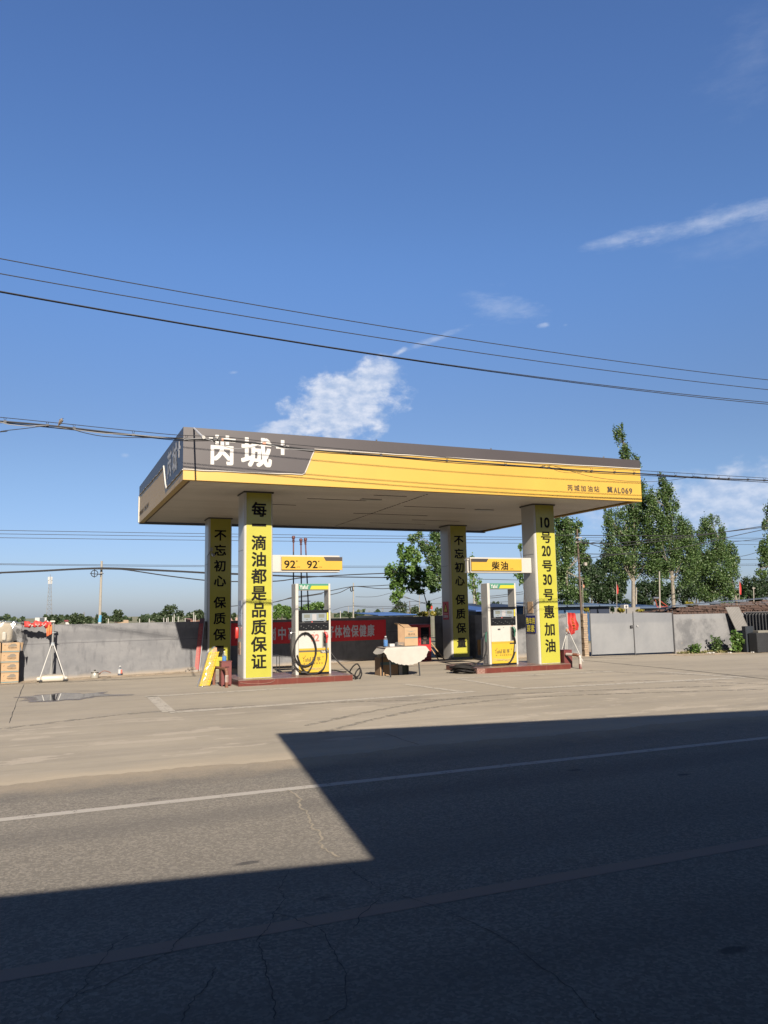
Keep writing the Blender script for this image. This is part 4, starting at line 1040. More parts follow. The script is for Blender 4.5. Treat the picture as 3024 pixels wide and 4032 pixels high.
for k, (x, y, z, r_, l) in enumerate([(3.83, 23.05, .007, .2, 'broken brick on the ground left of the leaning red notice board'), (3.95, 22.98, .007, -.3, 'grey brick in front of the foot of the leaning red notice board'), (3.88, 23.03, .075, .5, 'brick lying on top of the others by the red notice board')]):
    tag(obj('brick', MB().box(x - .11, x + .11, y - .055, y + .055, z, z + .062, bev=.008, rot=r_), rough, None), l, 'brick', 'loose bricks by the notice board')

# sponge pack leaning on the guard rail
t = thing('sponge_pack', 'bag of yellow grid sponges leaning on the left guard rail', 'sponge pack', (3.4, 18.25, 0))
O = Vector((3.245, 18.20, .02)); U = Vector((.235, .02, .0)); V = Vector((.235, .16, .735)); N = U.cross(V).normalized() * -1
if N.y > 0: N = -N
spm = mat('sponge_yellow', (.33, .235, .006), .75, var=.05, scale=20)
spd = mat('sponge_mark', (.17, .095, .003), .9)  # darker yellow for the marks on the sponges
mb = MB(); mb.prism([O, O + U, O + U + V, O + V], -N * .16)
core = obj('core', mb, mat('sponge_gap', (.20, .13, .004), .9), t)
mb = MB(); rs = random.Random(6)
for i in range(13):
    for j in range(2):
        for q in range(2):
            u0, u1 = j * .5 + .03 + q * .235, j * .5 + .03 + q * .235 + .215
            v0, v1 = i / 13 + .008, (i + 1) / 13 - .012
            sh = .02 if j else 0
            p = [O + U * u + V * min(1, v + sh) + N * .002 for u, v in ((u0, v0), (u1, v0), (u1, v1), (u0, v1))]
            mb.prism(p, N * rs.uniform(.008, .018))
obj('sponge', mb, spm, t)
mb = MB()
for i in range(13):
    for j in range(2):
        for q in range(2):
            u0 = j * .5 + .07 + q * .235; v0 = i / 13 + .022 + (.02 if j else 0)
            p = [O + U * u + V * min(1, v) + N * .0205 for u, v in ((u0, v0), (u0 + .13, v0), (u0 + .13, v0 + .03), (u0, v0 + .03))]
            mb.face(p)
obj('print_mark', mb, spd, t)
mb = MB()
def bag(u, v):
    a = 2 * math.pi * u; w = 1 if v < .82 else 1 - (v - .82) / .18 * .75
    c = O + U * .5 + V * (v * 1.2 - .02) - N * .07
    return c - U * .06 + U * (.60 * w + .03 * math.sin(v * 17)) * math.cos(a) * 1.0 + N * (.098 * w + .006 * math.sin(v * 23 + a * 2)) * math.sin(a)
mb.grid(bag, 26, 26); o = obj('plastic_bag', mb, plastic, t, normals=False); sm(o, 180)
obj('header_card', MB().prism([O + U * .30 + V * .98 + N * .005, O + U * .75 + V * .98 + N * .005, O + U * .66 + V * 1.13, O + U * .42 + V * 1.13], -N * .01), mat('header_orange', (.6, .25, .10), .6), t)

# guard rails and red boxes
maroon = mat('maroon_steel', (.155, .028, .024), .5, var=.12, scale=9)
maroon2 = mat('maroon_rust', (.20, .075, .04), .6, var=.2, scale=12)
t = thing('guard_rail', 'short red pipe guard rail with a white band, left end of the first island', 'guard rail', (3.72, 18.1, 0))
pr = curve([(3.745, 17.68, 0), (3.745, 17.68, .30), (3.74, 17.71, .37), (3.73, 17.80, .40), (3.66, 18.4, .40), (3.64, 18.52, .37), (3.635, 18.55, .30), (3.635, 18.55, 0)], 4)
obj('pipe', MB().tube(pr, .036, 10), maroon2, t)
obj('white_band', MB().tube([(3.745, 17.68, .125), (3.745, 17.68, .275)], .0375, 10), mat('band_white', (.55, .50, .45), .6), t)
t = thing('money_box', 'dark red steel box with a slot beside the left guard rail', 'money box', (3.8, 18.1, 0))
obj('body', MB().box(3.685, 3.915, 17.97, 18.22, .04, .545, bev=.006), maroon, t)
obj('lid', MB().box(3.675, 3.925, 17.96, 18.23, .5455, .562, bev=.004), maroon, t)
obj('slot', MB().box(3.76, 3.86, 17.962, 17.9695, .425, .437), black, t)
b = MB()
for x in (3.69, 3.88):
    for y in (17.975, 18.185): b.box(x, x + .03, y, y + .03, .007, .0395)
obj('foot', b, maroon, t)
t = thing('fire_bin', 'plain dark red steel box at the right end of the second island', 'box', (13.0, 18.6, 0))
obj('body', MB().box(12.945, 13.20, 18.05, 18.32, .007, .475, bev=.006), maroon, t)
obj('lid', MB().box(12.938, 13.207, 18.043, 18.327, .4755, .487, bev=.003), maroon, t)
t = thing('guard_rail', 'white and red pipe guard rail at the right end of the second island', 'guard rail', (13.05, 17.9, 0))
pr = curve([(13.12, 17.6, 0), (13.12, 17.6, .28), (13.115, 17.63, .345), (13.09, 17.70, .365), (12.98, 18.0, .375)], 5)
obj('pipe', MB().tube(pr, .040, 10), mat('rail_white', (.52, .46, .40), .5), t)
obj('red_band', MB().tube([(13.12, 17.6, .0), (13.12, 17.6, .135)], .0415, 10), maroon, t)
obj('red_band', MB().tube(curve([(13.12, 17.6, .28), (13.115, 17.63, .346), (13.09, 17.70, .366), (13.05, 17.80, .370)], 4), .0415, 10), maroon2, t)

# table with cloth
t = thing('folding_table', 'low table with dark steel legs under the white cloth', 'table', (8.25, 18.35, 0))
obj('tabletop', MB().box(7.70, 8.76, 18.06, 18.62, .70, .722, bev=.004), mat('table_board', (.18, .12, .08), .6), t)
for x, y, dx, dy in ((7.84, 18.10, .0, -.03), (8.60, 18.10, .03, -.03), (7.84, 18.56, -.0, .02), (8.55, 18.56, .0, .02)):
    obj('leg', MB().tube([(x, y, .70), (x + dx, y + dy, .007)], .018, 4), mat('leg_dark', (.03, .033, .037), .5), t)
mb = MB(); cx, cy, A = 8.275, 18.34, .80
def clothpt(u, v):
    r = v; a = 2 * math.pi * u
    scal = 1 + (.012 * math.sin(a * 44) if v > .95 else 0)
    x, y = r * .80 * math.cos(a) * scal, r * .74 * math.sin(a) * scal
    hx, hy = .535, .285
    px_, py_ = max(-hx, min(hx, x)), max(-hy, min(hy, y))
    ox, oy = x - px_, y - py_; o_ = math.hypot(ox, oy)
    z = .727
    if o_ > 1e-4:
        nx, ny = ox / o_, oy / o_
        fl = .10 + .05 * math.sin(a * 5 + 1.0) + .10 * abs(nx)
        px_ += nx * (o_ * fl + .006); py_ += ny * (o_ * fl * .6 + .006); z -= o_ * .97
        # the ends of the cloth stick out rather than hang straight down
        if abs(nx) > .6: px_ += nx * o_ * .35; z += o_ * .32
    return (cx + px_, cy + py_, z + .004 * math.sin(x * 9) * math.sin(y * 11))
mb.grid(clothpt, 132, 26); bmesh.ops.remove_doubles(mb.bm, verts=mb.bm.verts[:], dist=.0004)
cl = obj('tablecloth', mb, mat('cream_cloth', (.46, .43, .375), .8, var=.05, scale=7, bump=.3, bscale=18), None, normals=False); sm(cl, 70)
tag(cl, 'white scalloped cloth draped over the low table', 'tablecloth')
mb = MB(); mb.box(8.335, 8.70, 18.28, 18.64, .738, 1.19, bev=.005)
t = thing('carton', 'open cardboard carton standing on the cloth covered table', 'carton', (8.5, 18.45, .737))
obj('box', mb, card, t)
b = MB(); b.prism([(8.335, 18.28, 1.19), (8.335, 18.62, 1.19), (8.19, 18.60, 1.30), (8.19, 18.30, 1.30)], (.004, 0, .004)); obj('flap', b, card, t)
b = MB(); b.prism([(8.36, 18.63, 1.192), (8.69, 18.63, 1.192), (8.64, 18.72, 1.26), (8.40, 18.74, 1.275)], (0, .004, .003)); obj('flap', b, cardd, t)
b = MB(); b.prism([(8.16, 18.30, 1.292), (8.335, 18.29, 1.18), (8.335, 18.29, .742), (8.17, 18.32, .78)], (0, .01, 0)); obj('side_panel', b, cardd, t)
b = MB(); b.prism([(8.38, 18.279, 1.115), (8.52, 18.279, 1.085), (8.66, 18.279, 1.115), (8.52, 18.279, 1.10)], (0, -.001, 0)); b.box(8.34, 8.695, 18.277, 18.2795, .925, .955); obj('teal_print', b, teal, t)
b = MB()
for k, ch in enumerate('好大大'): b.text(ch, (8.44 + .065 * k, 18.2785, 1.055), (.055, 0, 0), (0, 0, -.06), (0, -1, 0), .02)
for k in range(8): b.box(8.37 + .038 * k, 8.395 + .038 * k, 18.277, 18.2795, .975, .983)
obj('lettering', b, ink, t)
t = thing('small_carton', 'small white carton beside the blue bottle on the table', 'small carton', (7.97, 18.30, .735))
obj('box', MB().box(7.91, 8.04, 18.24, 18.34, .735, .805, bev=.003), mat('paper_white', (.55, .54, .51), .7), t)
o = obj('plastic_bag', lump(8.10, 8.30, 18.20, 18.36, .735, .84, .10), plastic, None); sm(o, 180); tag(o, 'crumpled clear plastic bag on the table in front of the carton', 'plastic bag')
t = thing('carton', 'big brown carton on the ground under the left half of the table', 'carton', (8.05, 18.8, 0))
obj('box', MB().box(7.80, 8.29, 18.62, 18.98, .007, .46, bev=.005), cardd, t); obj('tape_band', MB().box(7.805, 8.285, 18.617, 18.6215, .27, .34), teal, t)
t = thing('carton', 'small dark green carton on the ground under the right half of the table', 'carton', (8.45, 18.7, 0))
obj('box', MB().box(8.40, 8.58, 18.60, 18.9, .007, .25, bev=.004), mat('dark_green_card', (.035, .05, .03), .6, var=.5, scale=20), t); obj('pale_side', MB().box(8.302, 8.398, 18.60, 18.9, .007, .25, bev=.004), mat('paper_grey', (.34, .33, .30), .7), t)

# red fire cabinet, planks
t = thing('fire_cabinet', 'red fire cabinet with a dark glass door against the back wall', 'fire cabinet', (11.2, 23.6, 0))
redp = mat('cabinet_red', (.47, .020, .022), .4, var=.05, scale=4)
obj('body', MB().box(10.86, 11.56, 23.30, 23.72, .007, 1.175, bev=.006), redp, t)
d = obj('door', MB().box(11.10, 11.54, 23.268, 23.2985, .06, 1.15, bev=.004), redp, t)
obj('glass', MB().box(11.18, 11.475, 23.262, 23.2675, .53, 1.075), mat('cabinet_glass', (.014, .014, .016), .06, spec=.6), d)
b = MB()
for z in (.82, .66): b.box(11.20, 11.45, 23.259, 23.2618, z, z + .012)
b.box(11.27, 11.38, 23.259, 23.2618, .70, .79); b.box(11.25, 11.36, 23.259, 23.2618, .545, .63)
obj('shelf_items', b, mat('cabinet_items', (.09, .045, .03), .6), d)
obj('handle', MB().box(11.115, 11.135, 23.25, 23.2675, .60, .68), chrome, d)
obj('base_line', MB().box(11.12, 11.52, 23.262, 23.2675, .10, .16), mat('cabinet_dark_red', (.25, .012, .012), .5), d)
wood = mat('weathered_plank', (.34, .22, .11), .85, var=.3, scale=14, stretch=(1, 1, .2))
for k, (a, c_, l) in enumerate([((11.60, 23.62, .68), (11.93, 23.10, .02), 'front wooden plank leaning right of the red fire cabinet'), ((11.66, 23.72, .52), (11.84, 23.36, .02), 'shorter plank leaning behind, right of the red fire cabinet')]):
    tag(obj('wooden_plank', MB().tube([a, c_], .022, 4), wood), l, 'plank', 'planks by the fire cabinet')

# red slogan banner on the left wall
t = thing('wall_banner', 'long red slogan banner with grey lettering on the back wall', 'banner', (7.8, 24.2, .66))
def wp(x, z, off): return Vector((x, on_left(x) - .004 - off, z))
mb = MB()
def ban(u, v):
    x = 5.0 + u * 5.62; return wp(x, .675 + v * (.66 - .012 * math.sin(u * 9)), .012 + .005 * math.sin(u * 40))
mb.grid(ban, 60, 4); bn = obj('cloth', mb, mat('banner_red', (.40, .014, .019), .7, var=.08, scale=3), t, normals=False)
mb = MB()
def wtxt(ch, x0, x1, z0, z1):
    o_ = wp(x0, z0, .024); mb.text(ch, o_, wp(x1, z0, .024) - o_, (0, 0, z1 - z0), (.2, -1, 0), .022)
for k, ch in enumerate('岗前岗中离岗'): wtxt(ch, 5.62 + .345 * k, 5.90 + .345 * k, .80, 1.18)
for k, ch in enumerate('做好体检保健康'): wtxt(ch, 8.04 + .308 * k, 8.30 + .308 * k, .80, 1.18)
obj('lettering', mb, mat('silver_letter', (.36, .36, .38), .6), bn)

# stool behind the first island
t = thing('stool', 'small dark folding stool behind the column lettered 每一滴油', 'stool', (5.5, 20.5, 0))
obj('seat', MB().box(5.30, 5.73, 20.4, 20.7, .49, .52, bev=.005), mat('stool_black', (.03, .03, .03), .6), t)
for x, y in ((5.70, 20.42), (5.70, 20.68), (5.33, 20.42), (5.33, 20.68)): obj('leg', MB().tube([(x, y, .49), (x, y, .007)], .009, 6), chrome, t)
o = obj('oil_drum', MB().lathe((4.98, 23.9, .007), [(.17, 0), (.175, .02), (.175, .3), (.18, .31), (.175, .32), (.175, .55), (.16, .57)], 20), mat('drum_dark', (.03, .035, .045), .5)); sm(o, 30)
tag(o, 'dark drum half hidden behind the left back column', 'drum')

# things on the columns
t = thing('security_camera', 'small white security camera on the left back column', 'security camera', (4.5, 23.4, 3.4))
obj('junction_box', MB().box(4.45, 4.525, 23.43, 23.468, 3.455, 3.56, bev=.004), mat('cam_box', (.30, .30, .24), .5), t)
mb = MB(); mb.box(4.475, 4.545, 23.20, 23.42, 3.335, 3.395, bev=.008, tilt=(Vector((4.5, 23.42, 3.37)), math.radians(14), 'X')); obj('body', mb, mat('cam_white', (.5, .5, .48), .4), t)
mb = MB(); mb.tube([(4.49, 23.46, 3.42), (4.50, 23.40, 3.37)], .010, 6); obj('bracket', mb, MATS['cam_white'], t)
mb = MB(); mb.lathe((4.51, 23.195, 3.31), [(.018, 0), (.018, .02)], 12, (0, -1, -.25)); obj('lens', mb, pblack, t)
o = obj('cable', MB().tube(curve([(4.46, 23.46, 3.47), (4.42, 23.45, 3.38), (4.395, 23.56, 3.33), (4.40, 23.55, 3.2), (4.395, 23.57, 2.6), (4.40, 23.56, 1.8), (4.395, 23.56, .9)]), .006, 5), black, t)
def plate(name, lab, cat, x, y0, y1, z0, z1, M, marks=()):
    t = thing(name, lab, cat, (x, (y0 + y1) / 2, z0)); p = obj('plate', MB().box(x - .010, x - .003, y0, y1, z0, z1), M, t)
    for nm_, fn, m_ in marks: obj(nm_, fn(), m_, p)
    return t
def lines(x, y0, y1, z0, z1, n, seed):
    r_ = random.Random(seed); mb = MB()
    for k in range(n):
        z = z1 - (z1 - z0) * (k + .5) / n; mb.box(x - .013, x - .0105, y1 - (y1 - y0) * r_.uniform(.5, 1), y1, z, z + (z1 - z0) / n * .4)
    return mb
slate = mat('poster_slate', (.13, .15, .19), .5)
plate('poster', 'grey blue notice on the left side of the column lettered 每一滴油', 'poster', 4.224, 18.33, 18.66, 1.355, 1.915, slate, [('lettering', lambda: lines(4.224, 18.37, 18.62, 1.40, 1.78, 14, 3), mat('poster_ink', (.30, .32, .35), .6))])
tn = mat('poster_tan', (.27, .17, .09), .6)
plate('poster', 'small brown notice, upper of two on the column lettered 每一滴油', 'poster', 4.224, 18.45, 18.68, .80, .955, tn, [('lettering', lambda: lines(4.224, 18.47, 18.66, .81, .94, 5, 4), mat('tan_ink', (.13, .06, .04), .6))])
plate('poster', 'small brown notice, lower of two on the column lettered 每一滴油', 'poster', 4.224, 18.45, 18.68, .665, .79, mat('poster_brown', (.25, .15, .10), .6), [('lettering', lambda: lines(4.224, 18.47, 18.66, .68, .78, 4, 5), MATS['tan_ink'])])
t = thing('fire_extinguisher', 'thin red cylinder hung on the left side of the column lettered 每一滴油', 'extinguisher', (4.18, 18.6, 1.04))
o = obj('cylinder', MB().lathe((4.165, 18.58, 1.04), [(.03, 0), (.042, .015), (.042, .235), (.028, .26)], 14), mat('extinguisher_red', (.52, .04, .03), .35), t); sm(o, 40)
obj('strap', MB().tube([(4.165, 18.58, 1.29), (4.20, 18.59, 1.34)], .006, 5), black, t); obj('hose', MB().tube(curve([(4.165, 18.57, 1.04), (4.155, 18.60, 1.0), (4.16, 18.64, .98)]), .007, 5), black, t)
t = plate('warning_sign', 'red electric hazard sign with a yellow triangle on the right back column', 'warning sign', 12.404, 23.62, 24.03, 1.30, 1.895, mat('warn_red', (.36, .028, .03), .5),
      [('triangle', lambda: MB().prism([(12.391, 23.98, 1.54), (12.391, 23.665, 1.54), (12.391, 23.82, 1.86)], (-.001, 0, 0)), black),
       ('yellow_face', lambda: MB().prism([(12.3895, 23.935, 1.563), (12.3895, 23.71, 1.563), (12.3895, 23.822, 1.80)], (-.001, 0, 0)), mat('warn_yellow', (.5, .38, .03), .5)),
       ('bolt', lambda: MB().prism([(12.388, 23.84, 1.74), (12.388, 23.80, 1.66), (12.388, 23.825, 1.66), (12.388, 23.81, 1.58), (12.388, 23.85, 1.68), (12.388, 23.825, 1.68)], (-.001, 0, 0)), black),
       ('white_line', lambda: MB().box(12.391, 12.3935, 23.64, 24.01, 1.505, 1.512), mat('warn_white', (.5, .48, .45), .6))])
mb = MB()
for k, ch in enumerate('注意有电'): mb.text(ch, (12.390, 23.99 - .085 * k, 1.355), (0, -.075, 0), (0, 0, .10), (-1, 0, 0), .03)
obj('lettering', mb, MATS['warn_white'], t.children[0])
t = plate('price_board', 'dark blue board with yellow characters 售车用尿素 on the right front column', 'sign board', 12.214, 18.25, 18.70, .955, 1.425, mat('board_blue', (.012, .014, .085), .5))
mb = MB()
for k, ch in enumerate('售车用'): mb.text(ch, (12.201, 18.695 - .145 * k, 1.20), (0, -.135, 0), (0, 0, .17), (-1, 0, 0), .025)
for k, ch in enumerate('尿素'): mb.text(ch, (12.201, 18.665 - .19 * k, .985), (0, -.17, 0), (0, 0, .185), (-1, 0, 0), .025)
obj('lettering', mb, mat('board_yellow', (.55, .47, .06), .6), t.children[0])
t = plate('cardboard_patch', 'torn piece of brown cardboard taped above the dark blue board', 'cardboard', 12.214, 18.35, 18.60, 1.49, 1.80, mat('patch_card', (.30, .20, .115), .85, var=.15, scale=15))

# things behind the right back column
t = thing('water_tap', 'bent white standpipe behind the right back column', 'standpipe', (13.5, 23.2, 0))
obj('pipe', MB().tube(curve([(13.36, 23.2, .007), (13.36, 23.2, .58), (13.40, 23.2, .66), (13.50, 23.2, .655), (13.53, 23.2, .63)]), .022, 8), alu, t)
o = obj('sign_plate', MB().box(13.27, 13.41, 23.28, 23.30, .12, .62), mat('plate_yellow', (.45, .34, .05), .6, col2=(.40, .10, .05), scale=9)); tag(o, 'narrow yellow and red plate behind the right back column', 'sign')

# right flag stand
t = thing('flag_stand', 'tripod flag stand with a red flag hanging, behind the right end of the second island', 'flag stand', (14.35, 19.8, 0))
obj('pole', MB().tube([(14.31, 19.8, .02), (14.36, 19.8, 1.49)], .02, 8), alu, t)
obj('pole', MB().tube([(14.25, 19.82, .02), (14.33, 19.82, 1.05)], .013, 7), whp, t)
obj('leg', MB().tube([(14.36, 19.78, .97), (14.80, 19.72, .02)], .013, 7), whp, t)
obj('leg', MB().tube([(14.34, 19.8, .95), (14.10, 19.95, .02)], .013, 7), whp, t)
obj('leg', MB().tube([(14.35, 19.82, .95), (14.42, 20.3, .02)], .013, 7), whp, t)
obj('collar', MB().tube([(14.335, 19.8, .92), (14.34, 19.8, 1.0)], .034, 8), mat('collar_orange', (.5, .24, .12), .5), t)
def flag(u, v):
    w = .30 + .04 * v
    return (14.37 + u * w + .05 * v * (1 - .5 * u) + .015 * math.sin(v * 11), 19.79 + .045 * math.sin(u * 15 + v * 2.2) + .02 * math.sin(v * 8), 1.475 - v * (.58 + .08 * math.sin(u * 4 + .5)) - .02 * u)
mb = MB(); mb.grid(flag, 26, 26); fl = obj('flag_cloth', mb, redc, t, normals=False); sm(fl, 180)
mb = MB()
for k in range(4):
    q = [flag(.45 + .08 * math.sin(k * 2), .25 + .15 * k), flag(.60, .30 + .15 * k), flag(.52, .36 + .15 * k)]
    mb.tube([Vector(p_) + Vector((0, -.012, 0)) for p_ in q], .011, 5)
obj('lettering', mb, mat('flag_orange', (.55, .20, .03), .7), fl)

# the right corner: sheet, crates, shed, weeds
corr = mat('corrugated_asbestos', (.24, .23, .215), .9, var=.1, scale=5)
corrd = mat('corrugated_dark', (.03, .033, .038), .6, var=.15, scale=6)
mb = MB()
def cs(u, v):
    p = Vector((21.84, 20.95, 1.55)).lerp(Vector((22.16, 20.47, .007)), v) + Vector((.60 - .06 * v, -.04, 0)) * u
    return p + Vector((0, -.014 * math.cos(u * 2 * math.pi * 9), 0))
mb.grid(cs, 108, 2); mb2 = mb
o = obj('corrugated_sheet', mb, corr, None, normals=False); tag(o, 'pale corrugated sheet leaning on the right wall behind the dark crates', 'corrugated sheet')
md = o.modifiers.new('thick', 'SOLIDIFY'); md.thickness = .008
t = thing('dark_cabinet', 'dark blue sheet cabinet leaning behind the mesh crate at the right', 'cabinet', (22.1, 20.4, 0))
obj('body', MB().box(21.98, 22.34, 20.25, 20.42, .007, .89, bev=.01), mat('cabinet_navy', (.012, .018, .028), .6, var=.3, scale=5), t)  # navy darkened further so the cabinet looks shaded
obj('door', MB().box(22.0, 22.32, 20.243, 20.2495, .05, .86), mat('cabinet_navy2', (.016, .024, .034), .6), t)
t = thing('mesh_crate', 'dark mesh crate with a plank on top in front of the corrugated shed', 'crate', (22.4, 20.1, 0))
obj('body', MB().box(22.03, 22.66, 19.86, 20.2, .02, .665, bev=.006), mat('crate_dark', (.024, .026, .031), .7), t)  # dark crate, its colour lowered more to imitate shade
mb = MB()
for k in range(22): mb.box(22.035 + .0285 * k, 22.043 + .0285 * k, 19.850, 19.8585, .03, .655)
for k in range(20): mb.box(22.035, 22.655, 19.846, 19.8495, .04 + .031 * k, .046 + .031 * k)
obj('mesh', mb, mat('mesh_grey', (.06, .063, .068), .5), t)
tag(obj('plank', MB().box(22.16, 22.70, 19.9, 20.12, .668, .745, bev=.006), mat('plank_grey', (.20, .19, .16), .9)), 'short grey board lying on the dark mesh crate', 'board')
t = thing('corrugated_shed', 'black corrugated sheet shed cut by the right photo edge', 'shed', (23.6, 19.8, 0))
mb = MB()
def cw(u, v): return (22.66 + u * 1.9, 19.62 - .35 * u + .02 * math.sin(u * 2 * math.pi * 16), -.02 + v * (1.36 + .04 * math.sin(u * 2 * math.pi * 16)))
mb.grid(cw, 160, 1); o = obj('sheet_wall', mb, corrd, t, normals=False); md = o.modifiers.new('thick', 'SOLIDIFY'); md.thickness = .006
mb = MB(); mb.grid(lambda u, v: (22.66 + .03 * math.sin(u * 2 * math.pi * 9), 19.62 + u * 1.2, -.02 + v * 1.32), 90, 1); o = obj('sheet_wall', mb, corrd, t, normals=False); md = o.modifiers.new('thick', 'SOLIDIFY'); md.thickness = .006
mb = MB(); mb.grid(lambda u, v: (22.64 + u * 1.95, 19.58 - .35 * u + v * 1.3, 1.345 + .03 * math.sin(u * 2 * math.pi * 16)), 160, 1); o = obj('roof', mb, mat('corrugated_roof', (.18, .18, .175), .7), t, normals=False); md = o.modifiers.new('thick', 'SOLIDIFY'); md.thickness = .008
tag(obj('foam_board', MB().box(23.0, 23.7, 19.62, 19.9, 1.382, 1.44, bev=.01, rot=-.1), mat('foam_pale', (.52, .49, .42), .8)), 'pale board lying on top of the black corrugated shed', 'board')

t = thing('poster', 'faded pale paper notice on the grey wall behind the right red flag', 'poster', (15.4, 22.75, 1.05))
def rwp(x, z, o_=.012): return Vector((x, 23.55 - (x - 13.35) * (1.0 / 2.6) - o_, z))
mb = MB(); mb.face([rwp(14.95, 1.06), rwp(15.55, 1.03), rwp(15.55, 1.33), rwp(14.95, 1.36)]); obj('paper', mb, mat('faded_paper', (.46, .42, .40), .8, var=.15, scale=6), t)
mb = MB()
for k in range(5): mb.face([rwp(15.0, 1.10 + k * .045, .015), rwp(15.4 - .03 * (k % 3), 1.085 + k * .045, .015), rwp(15.4 - .03 * (k % 3), 1.10 + k * .045, .015), rwp(15.0, 1.115 + k * .045, .015)])
obj('lettering', mb, mat('faded_ink', (.42, .25, .24), .8), t)
# ------------------------------------------------------------------ foliage
def leafmat(name, c1, c2, c3):
    if name in MATS: return MATS[name]
    g = NG(name); gi = g.n('ShaderNodeNewGeometry'); r = gi.outputs['Random Per Island']
    c = g.mix(g.rng(r, 0, .6, smooth=False), c1, c2); c = g.mix(g.rng(r, .72, 1.0, smooth=False), c, c3)
    c = g.mix(1.0, c, (.62, .62, .62), 'MULTIPLY'); g.GK = 1.0
    g.col(c); g.b.inputs['Roughness'].default_value = .5; g.b.inputs['Specular IOR Level'].default_value = .28
    tl = g.n('ShaderNodeBsdfTranslucent'); g.l(g.mix(1.0, c, (1.3, 1.35, .6), 'MULTIPLY'), tl.inputs[0])
    ms = g.n('ShaderNodeMixShader'); ms.inputs[0].default_value = .25
    g.l(g.b.outputs[0], ms.inputs[1]); g.l(tl.outputs[0], ms.inputs[2]); g.l(ms.outputs[0], g.o.inputs[0])
    return g.M
L_pop = leafmat('leaf_poplar', (.026, .056, .015), (.060, .108, .028), (.14, .195, .07))
L_fresh = leafmat('leaf_fresh', (.036, .080, .014), (.075, .145, .026), (.15, .22, .06))
L_dark = leafmat('leaf_dark', (.014, .030, .012), (.026, .050, .018), (.048, .074, .028))
L_far = leafmat('leaf_far', (.024, .042, .018), (.042, .064, .027), (.065, .088, .038))
L_yel = leafmat('leaf_yellow', (.16, .14, .015), (.24, .20, .022), (.09, .11, .02))
bark_p = mat('bark_pale', (.34, .30, .24), .9, col2=(.20, .17, .13), scale=9)
bark_d = mat('bark_dark', (.09, .07, .05), .9, var=.3, scale=9)
def leaf_object(name, pts, size, M, parent, seed, tri=False):
    r = np.random.default_rng(seed); n = len(pts)
    a = r.normal(size=(n, 3)); a /= np.linalg.norm(a, axis=1, keepdims=True)
    b_ = r.normal(size=(n, 3)); b_ -= a * (a * b_).sum(1, keepdims=True); b_ /= np.linalg.norm(b_, axis=1, keepdims=True)
    s = size * r.uniform(.65, 1.25, size=(n, 1)); org = np.array(wloc(parent))
    P = pts - org
    V = np.stack([P - a * s * .55, P + b_ * s * .44 - a * s * .08, P + a * s * .55, P - b_ * s * .44 - a * s * .08], 1).reshape(-1, 3)
    me = bpy.data.meshes.new(name); me.vertices.add(4 * n); me.vertices.foreach_set('co', V.ravel().astype(np.float32))
    me.loops.add(4 * n); me.loops.foreach_set('vertex_index', np.arange(4 * n, dtype=np.int32))
    me.polygons.add(n); me.polygons.foreach_set('loop_start', np.arange(0, 4 * n, 4, dtype=np.int32))
    me.update(calc_edges=True); me.validate(); me.materials.append(M)
    o = bpy.data.objects.new(name, me); COL.objects.link(o); o.parent = parent; ROOTS[o.name] = wloc(parent)
    return o
def clumped(blobs, n, seed, k=16, spread=.30, zs=1.0):
    r = np.random.default_rng(seed); vol = np.array([b_[1][0] * b_[1][2] for b_ in blobs]); vol = vol / vol.sum(); P = []
    for (c, rad), w in zip(blobs, vol):
        m_ = max(8, int(n * w)); rad = np.array(rad); c = np.array(c)
        d = r.normal(size=(k, 3)); d /= np.linalg.norm(d, axis=1, keepdims=True)
        cc = d * (r.uniform(.15, .92, size=(k, 1)) ** .6); sz = r.uniform(.6, 1.35, size=k)
        idx = r.integers(0, k, size=m_)
        q = cc[idx] + r.normal(size=(m_, 3)) * spread * .62 * sz[idx][:, None]
        L = np.linalg.norm(q, axis=1); q = q[L < 1.22]
        P.append(c + q * rad)
    return np.concatenate(P)
def blob(px, py, rx, ry, Y, dep=.8):
    k = pxm(px, py, Y); return (at(px, py, Y), (rx * k, rx * k * dep, ry * k))
def tree(name, lab, cat, Y, trunk, tr_r, blobs, n, leaf, M, seed, bark=None, group=None, k=16, spread=.30, limbs=True):
    bark = bark or bark_p
    tp = [at(x, y, Y) for x, y in trunk]; base = Vector((tp[0].x, tp[0].y, -.04))
    t = thing(name, lab, cat, base, group)
    B = [blob(*q[:4], Y) for q in blobs]
    path = [base] + tp; rs = [tr_r * (1 - .8 * i / (len(path) - 1)) for i in range(len(path))]
    mb = MB(); mb.tube(path, rs, 8)
    if limbs:
        r = random.Random(seed)
        for c, rad in B:
            zt = c.z - rad[2] * r.uniform(.5, .9); best = min(tp, key=lambda p: abs(p.z - zt))
            tip = Vector(c) + Vector((r.uniform(-.3, .3) * rad[0], r.uniform(-.3, .3) * rad[1], rad[2] * r.uniform(.1, .6)))
            mid = best.lerp(tip, .5) + Vector((0, 0, -.1 * rad[2])); mb.tube([best, mid, tip], [tr_r * .32, tr_r * .22, tr_r * .08], 5)
            for q in range(3):
                e = Vector(c) + Vector((r.uniform(-.8, .8) * rad[0], r.uniform(-.8, .8) * rad[1], r.uniform(-.3, .7) * rad[2])); mb.tube([mid, e], [tr_r * .15, tr_r * .04], 4)
    obj('trunk', mb, bark, t)
    leaf_object('crown', clumped(B, n, seed, k, spread), leaf, M, t, seed + 1)
    return t
